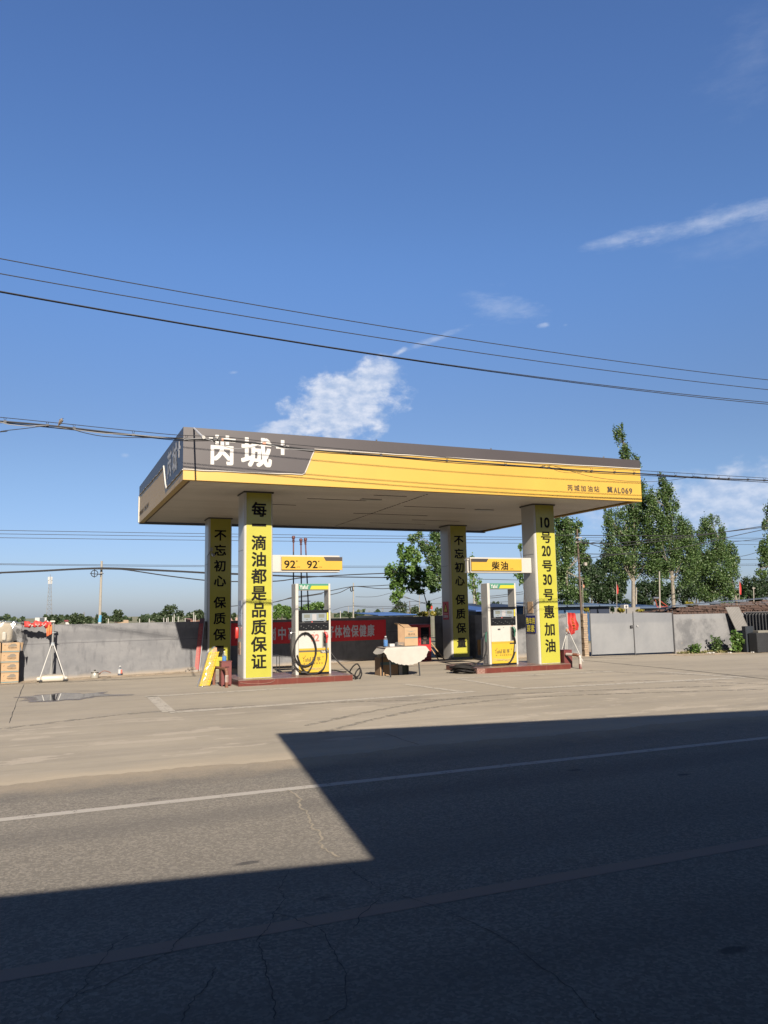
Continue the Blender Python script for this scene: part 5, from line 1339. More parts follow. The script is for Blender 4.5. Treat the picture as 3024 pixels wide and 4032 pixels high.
# big poplars at the right
tree('poplar_tree', 'tall poplar with a narrow leaning top rising above the canopy corner', 'tree', 36, [(2494, 2400), (2493, 2296), (2500, 2150), (2490, 1950), (2470, 1800), (2440, 1680)], .13,
     [(2441, 1705, 26, 55), (2458, 1790, 28, 60), (2478, 1850, 34, 50), (2506, 1835, 20, 50), (2496, 1960, 56, 90), (2520, 2010, 66, 95), (2470, 2080, 70, 90), (2405, 2075, 32, 70), (2520, 2120, 84, 100), (2440, 2170, 72, 80),
      (2490, 2220, 85, 80), (2550, 2210, 60, 80), (2420, 2200, 40, 55), (2390, 2040, 20, 40)], 36000, .086, L_pop, 11)
tree('poplar_tree', 'rounded poplar with a pale forked trunk, right of the narrow topped poplar', 'tree', 35, [(2652, 2385), (2648, 2290), (2640, 2150), (2625, 2000), (2612, 1900)], .13,
     [(2611, 1905, 20, 50), (2628, 1960, 42, 70), (2570, 1985, 28, 70), (2640, 2040, 55, 90), (2590, 2080, 60, 90), (2670, 2120, 60, 90), (2610, 2170, 75, 90), (2700, 2160, 55, 90), (2680, 2230, 75, 75), (2600, 2250, 60, 60), (2730, 2220, 40, 60)], 36000, .086, L_pop, 21)
tree('poplar_tree', 'poplar with a leaning white stem at the right, behind the brick stack', 'tree', 40, [(2900, 2370), (2885, 2300), (2865, 2200), (2830, 2120), (2800, 2060)], .09,
     [(2795, 2075, 42, 55), (2765, 2110, 26, 40), (2838, 2110, 26, 50), (2800, 2160, 75, 70), (2755, 2200, 45, 70), (2850, 2190, 48, 70), (2885, 2190, 26, 55), (2800, 2250, 85, 75), (2860, 2270, 55, 75), (2780, 2320, 60, 50), (2860, 2340, 45, 40), (2920, 2330, 26, 28)], 32000, .092, L_pop, 31)
tree('poplar_tree', 'leafy poplar right of the column lettered 10号20号30号, behind a brown pole', 'tree', 34, [(2235, 2405), (2230, 2250), (2225, 2120)], .12,
     [(2215, 2075, 45, 60), (2262, 2075, 32, 40), (2220, 2160, 55, 80), (2285, 2160, 38, 40), (2225, 2260, 60, 80), (2300, 2190, 26, 36), (2240, 2340, 60, 55), (2310, 2290, 20, 30), (2180, 2220, 40, 120)], 21000, .09, L_pop, 41)
tree('dark_tree', 'dark bushy tree behind the blue shed, nearest the brown wooden pole', 'tree', 62, [(2330, 2400), (2330, 2300)], .16, [(2320, 2235, 42, 50), (2330, 2300, 60, 75), (2290, 2330, 50, 60), (2370, 2340, 40, 50)], 11000, .17, L_dark, 51, bark_d, 'dark trees behind the sheds')
tree('dark_tree', 'dark bushy tree behind the thin red flag over the blue shed', 'tree', 62, [(2410, 2400), (2410, 2300)], .16, [(2382, 2230, 34, 45), (2410, 2275, 50, 60), (2405, 2340, 60, 50), (2445, 2320, 32, 45)], 11000, .17, L_dark, 55, bark_d, 'dark trees behind the sheds')
tree('dark_tree', 'dark tree between the two big poplar trunks, behind the solar heater', 'tree', 58, [(2570, 2400), (2570, 2330)], .15, [(2560, 2330, 60, 50), (2620, 2340, 50, 50), (2530, 2360, 36, 30)], 10000, .16, L_dark, 61, bark_d, 'dark trees behind the sheds')
tree('dark_tree', 'dark feathery tree above the brick stack, below the right poplars', 'tree', 50, [(2740, 2390), (2745, 2330)], .13, [(2750, 2300, 62, 55), (2700, 2330, 50, 45), (2790, 2340, 40, 40), (2740, 2230, 55, 70)], 12000, .14, L_dark, 65, bark_d, 'dark trees behind the sheds')
tree('dark_tree', 'dark tree mass at the right photo edge above the brick stack', 'tree', 66, [(2985, 2390), (2985, 2320)], .16, [(2960, 2310, 46, 45), (3010, 2310, 40, 40), (2990, 2345, 60, 30), (2930, 2340, 34, 30), (3060, 2300, 50, 60)], 12000, .17, L_dark, 71, bark_d, 'dark trees behind the sheds')
tree('dark_tree', 'small distant bush at the sky gap beside the left poplar trunk', 'tree', 80, [(2466, 2400), (2466, 2370)], .1, [(2466, 2385, 28, 26)], 1200, .18, L_dark, 75, bark_d, 'dark trees behind the sheds')
tree('poplar_tree', 'tree cut by the right photo edge, its branches reaching into the picture', 'tree', 38, [(3075, 2380), (3070, 2200), (3060, 2000)], .12,
     [(3030, 2010, 22, 50), (3012, 2070, 14, 30), (3010, 2150, 40, 38), (3020, 2200, 46, 40), (2995, 2255, 26, 24), (3060, 2130, 50, 90), (3070, 2260, 50, 60)], 11000, .105, L_pop, 81)
# trees behind the back columns
tree('young_tree', 'young leafy tree with a leaning dark stem left of the right back column', 'tree', 37, [(1690, 2420), (1682, 2380), (1668, 2335), (1655, 2290), (1645, 2230)], .045,
     [(1578, 2158, 16, 22), (1592, 2190, 34, 34), (1630, 2190, 34, 40), (1560, 2250, 48, 40), (1525, 2248, 20, 16), (1620, 2260, 50, 50), (1680, 2262, 38, 46), (1570, 2310, 34, 36), (1630, 2310, 42, 26), (1700, 2310, 26, 28), (1560, 2345, 26, 26), (1655, 2330, 24, 14), (1688, 2385, 12, 20)], 5600, .135, L_fresh, 91, bark_d)
tree('poplar_tree', 'loose leaved poplar behind the right back column', 'tree', 34, [(1745, 2420), (1742, 2300), (1735, 2150)], .08,
     [(1640, 2120, 32, 30), (1675, 2150, 36, 36), (1715, 2130, 40, 60), (1700, 2200, 34, 50), (1740, 2230, 44, 60), (1720, 2290, 40, 40), (1790, 2180, 40, 80)], 8500, .088, L_pop, 95)
tree('young_tree', 'sparse young tree growing along the thin pole right of the right back column', 'tree', 40, [(1878, 2418), (1874, 2340), (1866, 2260), (1858, 2190)], .05,
     [(1858, 2190, 10, 16), (1862, 2270, 18, 30), (1850, 2300, 12, 30), (1880, 2345, 16, 24), (1886, 2380, 14, 20), (1868, 2320, 14, 30), (1888, 2288, 14, 14)], 800, .10, L_fresh, 97, bark_d)
tree('young_tree', 'leaf spray hanging beside the right front column, over the diesel pump', 'tree', 34, [(2062, 2415), (2064, 2330), (2058, 2250)], .035, [(2042, 2268, 20, 16), (2052, 2285, 12, 20), (2050, 2155, 8, 18), (2045, 2150, 6, 10)], 420, .10, L_fresh, 99, bark_d)
# far trees over the left wall
GF = 'trees along the fields beyond the left wall'
far = [(211, 2452, [(208, 2437, 24, 16), (228, 2445, 16, 12)], 190, 'far dark round tree right of the white house'),
       (304, 2458, [(303, 2440, 28, 22), (290, 2446, 18, 14), (320, 2448, 16, 14)], 150, 'broad low green tree left of the banded concrete pole'),
       (344, 2458, [(345, 2446, 16, 16)], 150, 'small green tree between the broad tree and the banded pole'),
       (400, 2456, [(400, 2432, 18, 22), (380, 2442, 12, 14), (408, 2446, 14, 12)], 170, 'dark tree just behind the banded concrete pole'),
       (462, 2455, [(462, 2418, 20, 18), (452, 2436, 14, 14), (470, 2440, 14, 12)], 150, 'far upright tree standing alone right of the banded pole'),
       (557, 2455, [(560, 2438, 20, 12), (575, 2446, 14, 10)], 190, 'low far bush left of the large grove'),
       (660, 2452, [(672, 2402, 26, 22), (640, 2418, 24, 22), (700, 2424, 22, 22), (618, 2438, 22, 16), (660, 2436, 40, 18)], 150, 'large rounded grove tree left of the leaning red board'),
       (780, 2448, [(778, 2416, 18, 14), (792, 2420, 14, 16), (770, 2430, 18, 14)], 160, 'far tree partly behind the left back column'),
       (925, 2440, [(922, 2425, 10, 14)], 160, 'far tree glimpsed between the two left columns')]
for i, (tx, ty, bl, Y, l) in enumerate(far):
    tree('far_tree', l, 'tree', Y, [(tx, ty), (tx, ty - 14)], .18, bl, 2600 if i == 6 else 1300, Y * .0021, L_far, 200 + i * 3, bark_d, GF, 12, .34, False)
near_b = [(1110, 2437, [(1095, 2405, 22, 24), (1125, 2408, 24, 22), (1085, 2425, 18, 16), (1140, 2425, 16, 14)], 60, 'leafy bush behind the wall between the left column and the pump marked 92'),
          (1225, 2435, [(1200, 2400, 24, 22), (1230, 2385, 22, 18), (1262, 2385, 20, 20), (1240, 2412, 40, 24), (1290, 2415, 14, 14)], 60, 'leafy bush seen through the window of the pump marked 92')]
for i, (tx, ty, bl, Y, l) in enumerate(near_b):
    tree('bush_tree', l, 'tree', Y, [(tx, ty), (tx, ty - 14)], .08, bl, 3000, .13, L_fresh, 260 + i * 3, bark_d, 'bushes behind the left wall', 12, .32, False)
mid_b = [(1376, 2433, [(1376, 2420, 9, 11)], 140, 'tiny far tree left of the slim pole, right of the pump marked 92'), (1402, 2432, [(1402, 2421, 8, 10)], 140, 'tiny far tree right of the slim pole, right of the pump marked 92'),
         (1479, 2430, [(1479, 2420, 9, 10)], 140, 'tiny far tree over the slogan banner end'), (1580, 2425, [(1572, 2382, 26, 18), (1590, 2394, 24, 20), (1560, 2402, 18, 16)], 130, 'dark rounded tree below the young leafy tree'),
         (1636, 2425, [(1636, 2402, 16, 16), (1630, 2412, 14, 12)], 130, 'smaller dark tree right of the rounded one below the young tree'), (1727, 2420, [(1727, 2405, 12, 12)], 130, 'small far tree right of the little red flag'),
         (1945, 2410, [(1944, 2382, 8, 14), (1962, 2384, 8, 14), (1977, 2386, 7, 12)], 110, 'spiky far poplars seen through the diesel pump window'), (1855, 2418, [(1852, 2405, 14, 14)], 100, 'small dark tree behind the thin pole right of the back column')]
for i, (tx, ty, bl, Y, l) in enumerate(mid_b):
    tree('far_tree', l, 'tree', Y, [(tx, ty), (tx, ty - 8)], .12, bl, 1200, Y * .0020, L_far, 300 + i * 3, bark_d, 'far trees behind the right half of the station', 10, .34, False)
# the low green line of far woodland
rw = np.random.default_rng(77); n = 26000
ang = rw.uniform(-22, 42, n); dist = rw.uniform(260, 420, n); hh = 1.5 + .5 * np.sin(ang * 2.1) + .5 * np.sin(ang * 5.3 + 1) + .4 * np.sin(ang * 13.7)
P = np.stack([dist * np.sin(np.radians(ang)), dist * np.cos(np.radians(ang)), rw.uniform(0, 1, n) ** .8 * hh], 1)[np.sin(ang * 1.9 + .4) + np.sin(ang * 4.7 + 2) > -.7]
e = bpy.data.objects.new('tmp', None); ROOTS['tmp'] = Vector((0, 0, 0))
wd = leaf_object('woodland', P, 1.25, L_far, e, 5); wd.parent = None; bpy.data.objects.remove(e)
struct(wd, None, 'stuff'); tag(wd, 'low green line of far woodland along the horizon', 'woodland'); wd['kind'] = 'stuff'

# yellow green shrubs over the right wall
for i, (tx, ty, bl, Y, l) in enumerate([(2444, 2412, [(2444, 2403, 17, 11)], 30, 'yellow green shrub beside the air conditioner over the sheet metal gate'), (2716, 2385, [(2716, 2376, 20, 10), (2705, 2380, 12, 8)], 33, 'yellow green shrub above the brick stack'),
                                         (2309, 2410, [(2309, 2402, 12, 9)], 30, 'yellow green shrub at the foot of the brown pole'), (2412, 2412, [(2412, 2398, 9, 12)], 28, 'small dark sprig above the left gate post'), (2520, 2410, [(2520, 2404, 16, 5)], 30, 'low yellowish growth over the middle of the gate')]):
    tree('shrub', l, 'shrub', Y, [(tx, ty), (tx, ty - 5)], .03, bl, 420, .07, L_yel if i != 3 else L_dark, 340 + i, bark_d, None, 8, .35, False)
tree('shrub', 'yellow flowering shrub under the young leafy tree', 'shrub', 40, [(1690, 2425), (1690, 2420)], .03, [(1675, 2415, 18, 10), (1705, 2416, 14, 9), (1655, 2418, 10, 7)], 700, .10, L_yel, 350, bark_d, None, 8, .35, False)

# weeds along the right wall
def weed(lab, x, y, h, w, n, leaf, M, seed, pinnate=False):
    t = thing('weed', lab, 'weed', (x, y, .007), None); r = random.Random(seed); mb = MB(); P = []
    ns = 7 if not pinnate else 5
    for s in range(ns):
        a = r.uniform(0, 6.28); l = h * r.uniform(.55, 1.0); tip = Vector((x + math.cos(a) * w * r.uniform(.1, .8), y - abs(math.sin(a)) * w * .5, .007 + l))
        b0 = Vector((x + r.uniform(-.2, .2) * w, y, .0)); mid = b0.lerp(tip, .5) + Vector((0, 0, h * .08)); mb.tube([b0, mid, tip], [.008, .006, .003], 5)
        for k in range(n // ns):
            u = r.uniform(.15, 1.05); p = b0.lerp(mid, min(1, u * 2)) if u < .5 else mid.lerp(tip, (u - .5) * 2)
            sp = w * .38 * (1.1 - u * .7); P.append(p + Vector((r.gauss(0, sp), r.gauss(0, sp * .5) - .01, r.gauss(0, sp * .3))))
    obj('stem', mb, mat('stem_green', (.12, .15, .05), .7), t)
    P = np.array([[q.x, min(q.y, y + .02), max(.02, q.z)] for q in P]); leaf_object('leaves', P, leaf, M, t, seed)
    return t
weed('low broad leaved weed, leftmost at the foot of the right wall', 20.38, 21.0, .34, .30, 260, .075, L_fresh, 401)
weed('upright grey green weed in the middle at the foot of the right wall', 21.2, 20.85, .60, .26, 420, .065, L_pop, 402)
weed('tall dark weed with long drooping leaves beside the dark cabinet', 21.72, 20.45, .86, .34, 460, .095, L_fresh, 403)
rg = np.random.default_rng(9); n = 900
P = np.stack([rg.uniform(19.8, 22.0, n), 0 * rg.uniform(0, 1, n), .01 + np.abs(rg.normal(0, .035, n))], 1); P[:, 1] = 21.2 - (P[:, 0] - 19.8) * .22 - np.abs(rg.normal(0, .10, n))
e = bpy.data.objects.new('tmp', None); ROOTS['tmp'] = Vector((0, 0, 0)); gr = leaf_object('grass', P, .06, leafmat('leaf_dry', (.09, .11, .03), (.16, .15, .06), (.26, .21, .11)), e, 6); gr.parent = None; bpy.data.objects.remove(e)
tag(gr, 'thin dry grass along the foot of the right wall', 'grass'); gr['kind'] = 'stuff'
rl = random.Random(15)
for k, (x, y, l) in enumerate([(20.72, 20.7, 'scrap of white paper by the leftmost weed'), (20.95, 20.75, 'crumpled white litter between the weeds'), (21.3, 20.35, 'flat white scrap on the dirt in front of the middle weed'), (22.02, 20.05, 'crumpled clear plastic litter at the foot of the tall weed'), (22.5, 19.2, 'small white scrap on the dirt right of the crates')]):
    o = obj('litter', lump(x - .05, x + .05, y - .04, y + .04, .008, .045, .25, 6, 6), mat('litter_white', (.5, .49, .46), .6)); tag(o, l, 'litter')

# ------------------------------------------------------------------ behind the right wall
rusty = mat('stack_brick', (.125, .07, .05), .9, col2=(.055, .033, .027), scale=7)
t = thing('brick_stack', 'long stack of dark red bricks under a sheet roof behind the right wall', 'brick stack', (22, 24, 0)); Yb = 24.6
mb = MB(); rb = random.Random(19)
xa, xb = at(2662, 2400, Yb).x, at(3060, 2400, Yb).x
def top_at(x): return 1.60 + (x - xa) / (xb - xa) * .27
x = xa
while x < xb:
    w = rb.uniform(.045, .065); zt = 1.38 + rb.uniform(-.015, .015); y0 = Yb - rb.uniform(0, .05)
    mb.box(x, x + w - .006, y0, Yb + .3, 1.18, zt); x += w
z = 1.40
while z < 1.9:
    x = xa + rb.uniform(-.1, .05)
    while x < xb:
        w = rb.uniform(.16, .26)
        if z + .055 < top_at(x) - .005:
            y0 = Yb - rb.uniform(-.01, .07); mb.box(x, x + w - .008, y0, Yb + .3, z + rb.uniform(0, .01), z + .052)
        x += w
    z += .060
mb.box(xa, xb, Yb + .06, Yb + .28, 0, 1.58)
obj('bricks', mb, rusty, t)
mb = MB(); mb.prism([(xa - .15, Yb - .12, top_at(xa) + .01), (xb, Yb - .12, top_at(xb) + .03), (xb, Yb + .5, top_at(xb) + .03), (xa - .15, Yb + .5, top_at(xa) + .01)], (0, 0, .016)); obj('sheet_roof', mb, mat('sheet_bluegrey', (.12, .14, .18), .55, .2), t)
t = thing('rubble_pile', 'low dark pile of loose bricks under a black sheet left of the brick stack', 'rubble pile', (19.5, 24.4, 0))
mb = MB(); xl, xm = at(2520, 2410, 24.4).x, xa - .02
for k in range(190):
    x = rb.uniform(xl, xm); h = 1.34 + (x - xl) / (xm - xl) * .22; z = rb.uniform(1.2, h)
    mb.box(x, x + rb.uniform(.10, .2), 24.3 + rb.uniform(0, .3), 24.75, z, z + .05, rot=rb.uniform(-.4, .4))
mb.box(xl + .3, xm, 24.55, 24.8, 0, 1.3); obj('bricks', mb, rusty, t)
mb = MB(); mb.grid(lambda u, v: (xl + .45 + u * (xm - xl - .5), 24.25 + v * .6, 1.40 + u * .20 + .03 * math.sin(u * 11) - .05 * (1 - v) * (1 - u)), 24, 4); o = obj('black_sheet', mb, mat('tarp_black', (.02, .021, .024), .5), t, normals=False); sm(o, 180)
def farbox(name, lab, cat, px0, px1, pytop, Y, depth, M, roof=None, rM=None, extra=None):
    a, c_ = at(px0, pytop, Y), at(px1, pytop, Y); t = thing(name, lab, cat, ((a.x + c_.x) / 2, Y, 0))
    obj('wall', MB().box(a.x, c_.x, Y, Y + depth, -.04, a.z), M, t)
    if rM:
        mb = MB(); mb.prism([(a.x - .2, Y - .3, a.z + .003), (c_.x + .2, Y - .3, a.z + .003), (c_.x + .2, Y + depth + .2, a.z + .25), (a.x - .2, Y + depth + .2, a.z + .25)], (0, 0, .06)); obj('roof', mb, rM, t)
    return t, a, c_
bluem = mat('shed_blue', (.03, .08, .17), .5, var=.15, scale=1.2); blued = mat('shed_navy', (.012, .022, .05), .6)
brf = mat('roof_blue', (.12, .17, .25), .45, .2); wht = mat('white_render', (.52, .51, .48), .8, var=.05, scale=.6); gryr = mat('grey_render', (.22, .21, .20), .9, var=.1, scale=1)
t, a, c_ = farbox('blue_shed', 'long low blue shed with a dark open front behind the right wall', 'shed', 2195, 2398, 2390, 33, 4, bluem, True, brf)
mb = MB(); q0, q1 = at(2322, 2392, 33), at(2396, 2392, 33); mb.box(q0.x, q1.x, 32.96, 32.995, 0, q0.z - .03); obj('opening_shade', mb, blued, t)  # flat dark sheet stands for the shade inside the open front
t, a, c_ = farbox('grey_hut', 'low grey rendered hut right of the blue shed', 'hut', 2399, 2520, 2393, 34.2, 4, gryr)
t = thing('air_conditioner', 'white air conditioner unit on the grey hut', 'air conditioner', at(2466, 2396, 32)); p = at(2458, 2396, 32); q = at(2474, 2381, 32)
obj('body', MB().box(p.x, q.x, 32, 32.3, p.z, q.z, bev=.01), wht, t); obj('grille', MB().tube([((p.x + q.x) / 2, 31.99, (p.z + q.z) / 2), ((p.x + q.x) / 2, 31.998, (p.z + q.z) / 2)], .06, 14), mat('grille_dark', (.08, .08, .08), .6), t)
t, a, c_ = farbox('low_shed', 'low shed with a pale blue sheet roof behind the middle of the gate', 'shed', 2505, 2640, 2396, 36, 4, gryr, True, brf)
t, a, c_ = farbox('blue_shed', 'dark blue shed glimpsed between the diesel pump and the right front column', 'shed', 1900, 2090, 2397, 37, 4, bluem, True, blued)
t, a, c_ = farbox('tent', 'blue roofed lean-to behind the right back column and the diesel pump', 'shed', 1876, 1960, 2408, 33, 3, blued, True, mat('tarp_blue', (.04, .10, .30), .5))
t, a, c_ = farbox('low_building', 'low white building with a blue roof under the dark rounded tree', 'building', 1492, 1628, 2424, 70, 6, wht, True, mat('roof_bright_blue', (.05, .13, .36), .4))
mb = MB()
for k in range(3): p = at(1515 + 30 * k, 2430, 70); mb.box(p.x, p.x + .4, 69.95, 69.99, p.z - .2, p.z + .1)
obj('window', mb, mat('far_window', (.06, .07, .08), .3), t)
t, a, c_ = farbox('white_house', 'flat white two storey house beyond the left wall', 'house', 138, 195, 2432, 210, 10, wht)
mb = MB(); p = at(165, 2437, 210); mb.box(p.x - .5, p.x + .6, 209.9, 209.99, p.z - 1, p.z + .3); obj('window', mb, MATS['far_window'], t)
t, a, c_ = farbox('red_roof_house', 'small far house with a red roof left of the broad green tree', 'house', 258, 278, 2447, 200, 6, wht, True, mat('roof_red', (.36, .05, .04), .7))
t, a, c_ = farbox('tan_house', 'low far tan building right of the lone upright tree', 'house', 462, 506, 2442, 190, 8, mat('tan_render', (.36, .26, .17), .9))
t, a, c_ = farbox('brick_house', 'low far brick house right of the large grove tree', 'house', 750, 800, 2440, 170, 8, mat('far_brick', (.30, .15, .11), .9), True, mat('roof_brown', (.24, .12, .09), .8))
t, a, c_ = farbox('pink_house', 'far pinkish house glimpsed between the two left columns', 'house', 908, 935, 2432, 170, 8, mat('pink_render', (.42, .26, .22), .9))
# solar water heater
t = thing('solar_heater', 'silver solar water heater tank on a red frame behind the gate', 'solar heater', at(2590, 2385, 33)); p0, p1 = at(2572, 2355, 33), at(2597, 2355, 33)
o = obj('tank', MB().tube([p0, p1], .065, 16), mat('tank_silver', (.5, .52, .55), .25, .8), t); sm(o, 40)
mb = MB()
for a_, b_ in (((2580, 2362), (2588, 2392)), ((2592, 2362), (2630, 2388)), ((2588, 2390), (2630, 2388)), ((2596, 2376), (2606, 2390))): mb.tube([at(*a_, 33), at(*b_, 33)], .022, 6)
obj('frame', mb, mat('frame_red', (.42, .07, .03), .5), t)
mb = MB(); p = [at(2594, 2362, 33.05), at(2600, 2361, 33.05), at(2634, 2388, 33.05), at(2622, 2390, 33.05)]; mb.prism(p, (0, .03, 0)); obj('collector', mb, mat('collector_dark', (.03, .02, .02), .3), t)

# ------------------------------------------------------------------ poles, flags, towers
conc = mat('pole_concrete', (.35, .32, .27), .9, var=.1, scale=6); woodp = mat('pole_brown', (.12, .085, .06), .9, var=.2, scale=8)
def pole(name, lab, top, bot, Y, w, M, extra=None, cat='pole', group=None):
    a, b_ = at(*top, Y), at(*bot, Y); d = (a - b_); base = b_ - d * ((b_.z + .04) / d.z)
    t = thing(name, lab, cat, base, group); r0 = w * pxm(*bot, Y) / 2
    obj('shaft', MB().tube([base, a], [r0 * 1.1, r0 * .75], 10), M, t)
    if extra: extra(t, Y)
    return t
def ex1(t, Y):
    a, b_ = at(394.5, 2422, Y), at(392.5, 2450, Y); r = .5 * 12.6 * pxm(393, 2440, Y)
    obj('blue_band', MB().tube([b_, a], r, 10), mat('band_blue', (.10, .34, .55), .6), t); obj('white_band', MB().tube([at(392.2, 2455, Y), b_ - Vector((0, 0, .01))], r, 10), mat('band_pale', (.5, .5, .48), .6), t)
    mb = MB(); c = at(372, 2258, Y - .3); R_ = 12.5 * pxm(372, 2258, Y)
    for k in range(3): mb.tube([c + Vector((R_ * math.cos(q * math.pi / 10), .02 * k, R_ * math.sin(q * math.pi / 10))) for q in range(21)], .022 + .006 * k, 6)
    mb.tube([c - Vector((R_ * 1.3, 0, 0)), at(398, 2262, Y - .3)], .03, 5); mb.tube([c - Vector((0, 0, R_ * 1.3)), c + Vector((0, 0, R_ * 1.8))], .03, 5)
    obj('cable_coil', mb, hosem, t)
    mb = MB()
    for y in (2236, 2260): mb.tube([at(391, y, Y - .2), at(408, y - 2, Y - .2)], .035, 6)
    obj('clamp', mb, dkm, t)
pole('utility_pole', 'concrete pole with a blue painted band beyond the left wall', (400.7, 2209), (392, 2455), 70, 11, conc, ex1)
def ex2(t, Y):
    mb = MB(); c = at(1384, 2319, Y - .3); k_ = pxm(1384, 2319, Y)
    mb.tube([c + Vector((4.5 * k_ * math.cos(q * math.pi / 8), 0, 9.5 * k_ * math.sin(q * math.pi / 8))) for q in range(17)], .07, 6); obj('cable_coil', mb, hosem, t)
pole('utility_pole', 'slim concrete pole with a small black coil, right of the pump marked 92', (1391.8, 2295), (1391, 2431), 110, 5.4, conc, ex2)
pole('utility_pole', 'short thin far pole left of the slim pole with the coil', (1371.6, 2385), (1371, 2431), 150, 2.4, conc)
pole('utility_pole', 'pale pole close behind the sparse young tree right of the back column', (1862, 2215), (1869, 2421), 60, 10, conc)
pole('utility_pole', 'thin far pole below the young leafy tree, nearer the red flag', (1651, 2340), (1652, 2424), 120, 3.2, conc)
pole('utility_pole', 'thin dark far pole beside the dark rounded tree', (1613, 2366), (1615, 2420), 120, 3.2, woodp)
def ex3(t, Y):
    mb = MB()
    for y in (2118, 2135): mb.tube([at(2266, y, Y - .15), at(2290, y - 1, Y - .15)], .03, 5)
    mb.box(*(at(2286, 2220, Y).x, at(2296, 2220, Y).x, Y - .3, Y - .2, at(2290, 2228, Y).z, at(2290, 2216, Y).z)); obj('fitting', mb, conc, t)
pole('utility_pole', 'brown wooden pole rising right of the column lettered 10号20号30号', (2272, 2084), (2289, 2407), 30, 9.5, woodp, ex3)
pole('utility_pole', 'pale concrete pole right of the solar heater', (2596, 2250), (2598, 2390), 31, 7, conc)
pole('utility_pole', 'pale weathered pole right behind the left poplar trunk', (2505, 2313), (2505, 2392), 44, 6.5, conc)
def ex4(t, Y): obj('crossarm', MB().tube([at(2962, 2317, Y), at(2973, 2316, Y)], .03, 5), conc, t)
pole('utility_pole', 'short pale pole with a crossarm near the right photo edge', (2967, 2312), (2968, 2368), 34, 4.5, conc, ex4)
for i, (x, y, h, l) in enumerate([(2427, 2337, 42, 'thin red flag on a pole above the blue shed'), (2294, 2312, 20, 'small faded red flag beside the brown wooden pole'), (2910, 2340, 55, 'red flag hanging at the right, beside the leaning white stem'), (1704, 2402, 16, 'little red flag flying under the young leafy tree')]):
    Y = 31 if x > 2000 else 45; a = at(x, y - h, Y); bt = at(x, 2440, Y); k_ = pxm(x, y, Y)
    t = thing('flag', l, 'flag', (bt.x, Y, -.04), 'small red flags behind the walls'); obj('staff', MB().tube([(bt.x, Y, -.04), (a.x, Y, a.z + .05)], .014, 6), conc, t)
    wv = 22 if i == 3 else 8
    mb = MB(); hh = (13 if i == 3 else h) * k_
    mb.grid(lambda u, v: (a.x - (wv * k_ * u if i == 3 else -wv * k_ * u * (.3 + .7 * math.sin(v * 2.6))), Y + .04 * math.sin(u * 5 + v * 3), a.z - v * hh + (.1 * u * hh if i == 3 else -.1 * u)), 8, 10)
    o = obj('cloth', mb, redc if i != 1 else mat('faded_orange', (.5, .22, .12), .8), t, normals=False); sm(o, 180)
# thin white posts in the field
ps = [(645, 2432), (656, 2434), (662, 2430), (680, 2428), (686, 2419), (702, 2428), (729, 2434), (763, 2411), (769, 2423), (550, 2436), (588, 2436), (427, 2436), (1176, 2400), (1340, 2405)]
for i, (x, y) in enumerate(ps):
    Y = 105; a = at(x, y, Y); w = .055
    tag(obj('field_post', MB().tube([(a.x, Y, -.04), a], w, 6), mat('post_white', (.48, .47, .43), .8)), 'thin white concrete post in the field beyond the left wall', 'post', 'white posts in the field')
# telecom tower
t = thing('telecom_tower', 'grey lattice telecom tower far beyond the left wall', 'tower', at(193, 2440, 400)); Y = 400; k_ = pxm(195, 2400, Y)
mb = MB(); zt, zb = at(197, 2283, Y).z, -.04; xc0, xc1 = at(193, 2430, Y).x, at(197.5, 2283, Y).x
def leg(sx, sy, f):
    w = (11.5 * (1 - f) + 3.6 * f) * k_; xx = xc0 * (1 - f) + xc1 * f; return Vector((xx + sx * w, Y + sy * w, zb + (zt - zb) * f))
for sx in (-1, 1):
    for sy in (-1, 1): mb.tube([leg(sx, sy, 0), leg(sx, sy, 1)], .11, 5)
for q in range(10):
    f0, f1 = q / 10, (q + 1) / 10
    for sy in (-1, 1):
        mb.tube([leg(-1, sy, f0), leg(1, sy, f1)], .05, 4); mb.tube([leg(1, sy, f0), leg(-1, sy, f1)], .05, 4); mb.tube([leg(-1, sy, f1), leg(1, sy, f1)], .07, 4)
galv = mat('galvanised', (.30, .31, .32), .6, .3); obj('lattice', mb, galv, t)
mb = MB()
for z_, w in ((2279, 6.5), (2292, 6)):
    p = at(197.5, z_, Y)
    for q in range(6):
        a = q * math.pi / 3; mb.box(p.x + w * k_ * math.cos(a) - .2, p.x + w * k_ * math.cos(a) + .2, Y + w * k_ * math.sin(a) - .2, Y + w * k_ * math.sin(a) + .2, p.z - .9, p.z + .9)
obj('antenna', mb, wht, t); obj('spire', MB().tube([at(197.5, 2283, Y), at(198.5, 2262, Y)], .12, 5), galv, t)
for i, (x, yt, yb, Y, l) in enumerate([(331, 2409, 2436, 900, 'tiny far lattice pylon left of the banded pole'), (216, 2418, 2440, 1000, 'tiny far lattice pylon right of the telecom tower'), (1507, 2392, 2424, 900, 'tiny far lattice pylon over the slogan banner end'), (1454, 2405, 2425, 1100, 'tiny far pylon left of the low white building')]):
    mb = MB(); a = at(x, yt, Y); b_ = at(x, yb, Y); w = 3.2 * pxm(x, yb, Y)
    for s in (-1, 1): mb.tube([(b_.x + s * w, Y, 0), (a.x, Y, a.z)], .28, 4)
    for f in (.62, .75, .88): z = a.z * f; mb.tube([(a.x - w * 2.1 * (1.3 - f), Y, z), (a.x + w * 2.1 * (1.3 - f), Y, z)], .22, 4)
    tag(obj('pylon', mb, galv), l, 'pylon', 'far pylons')
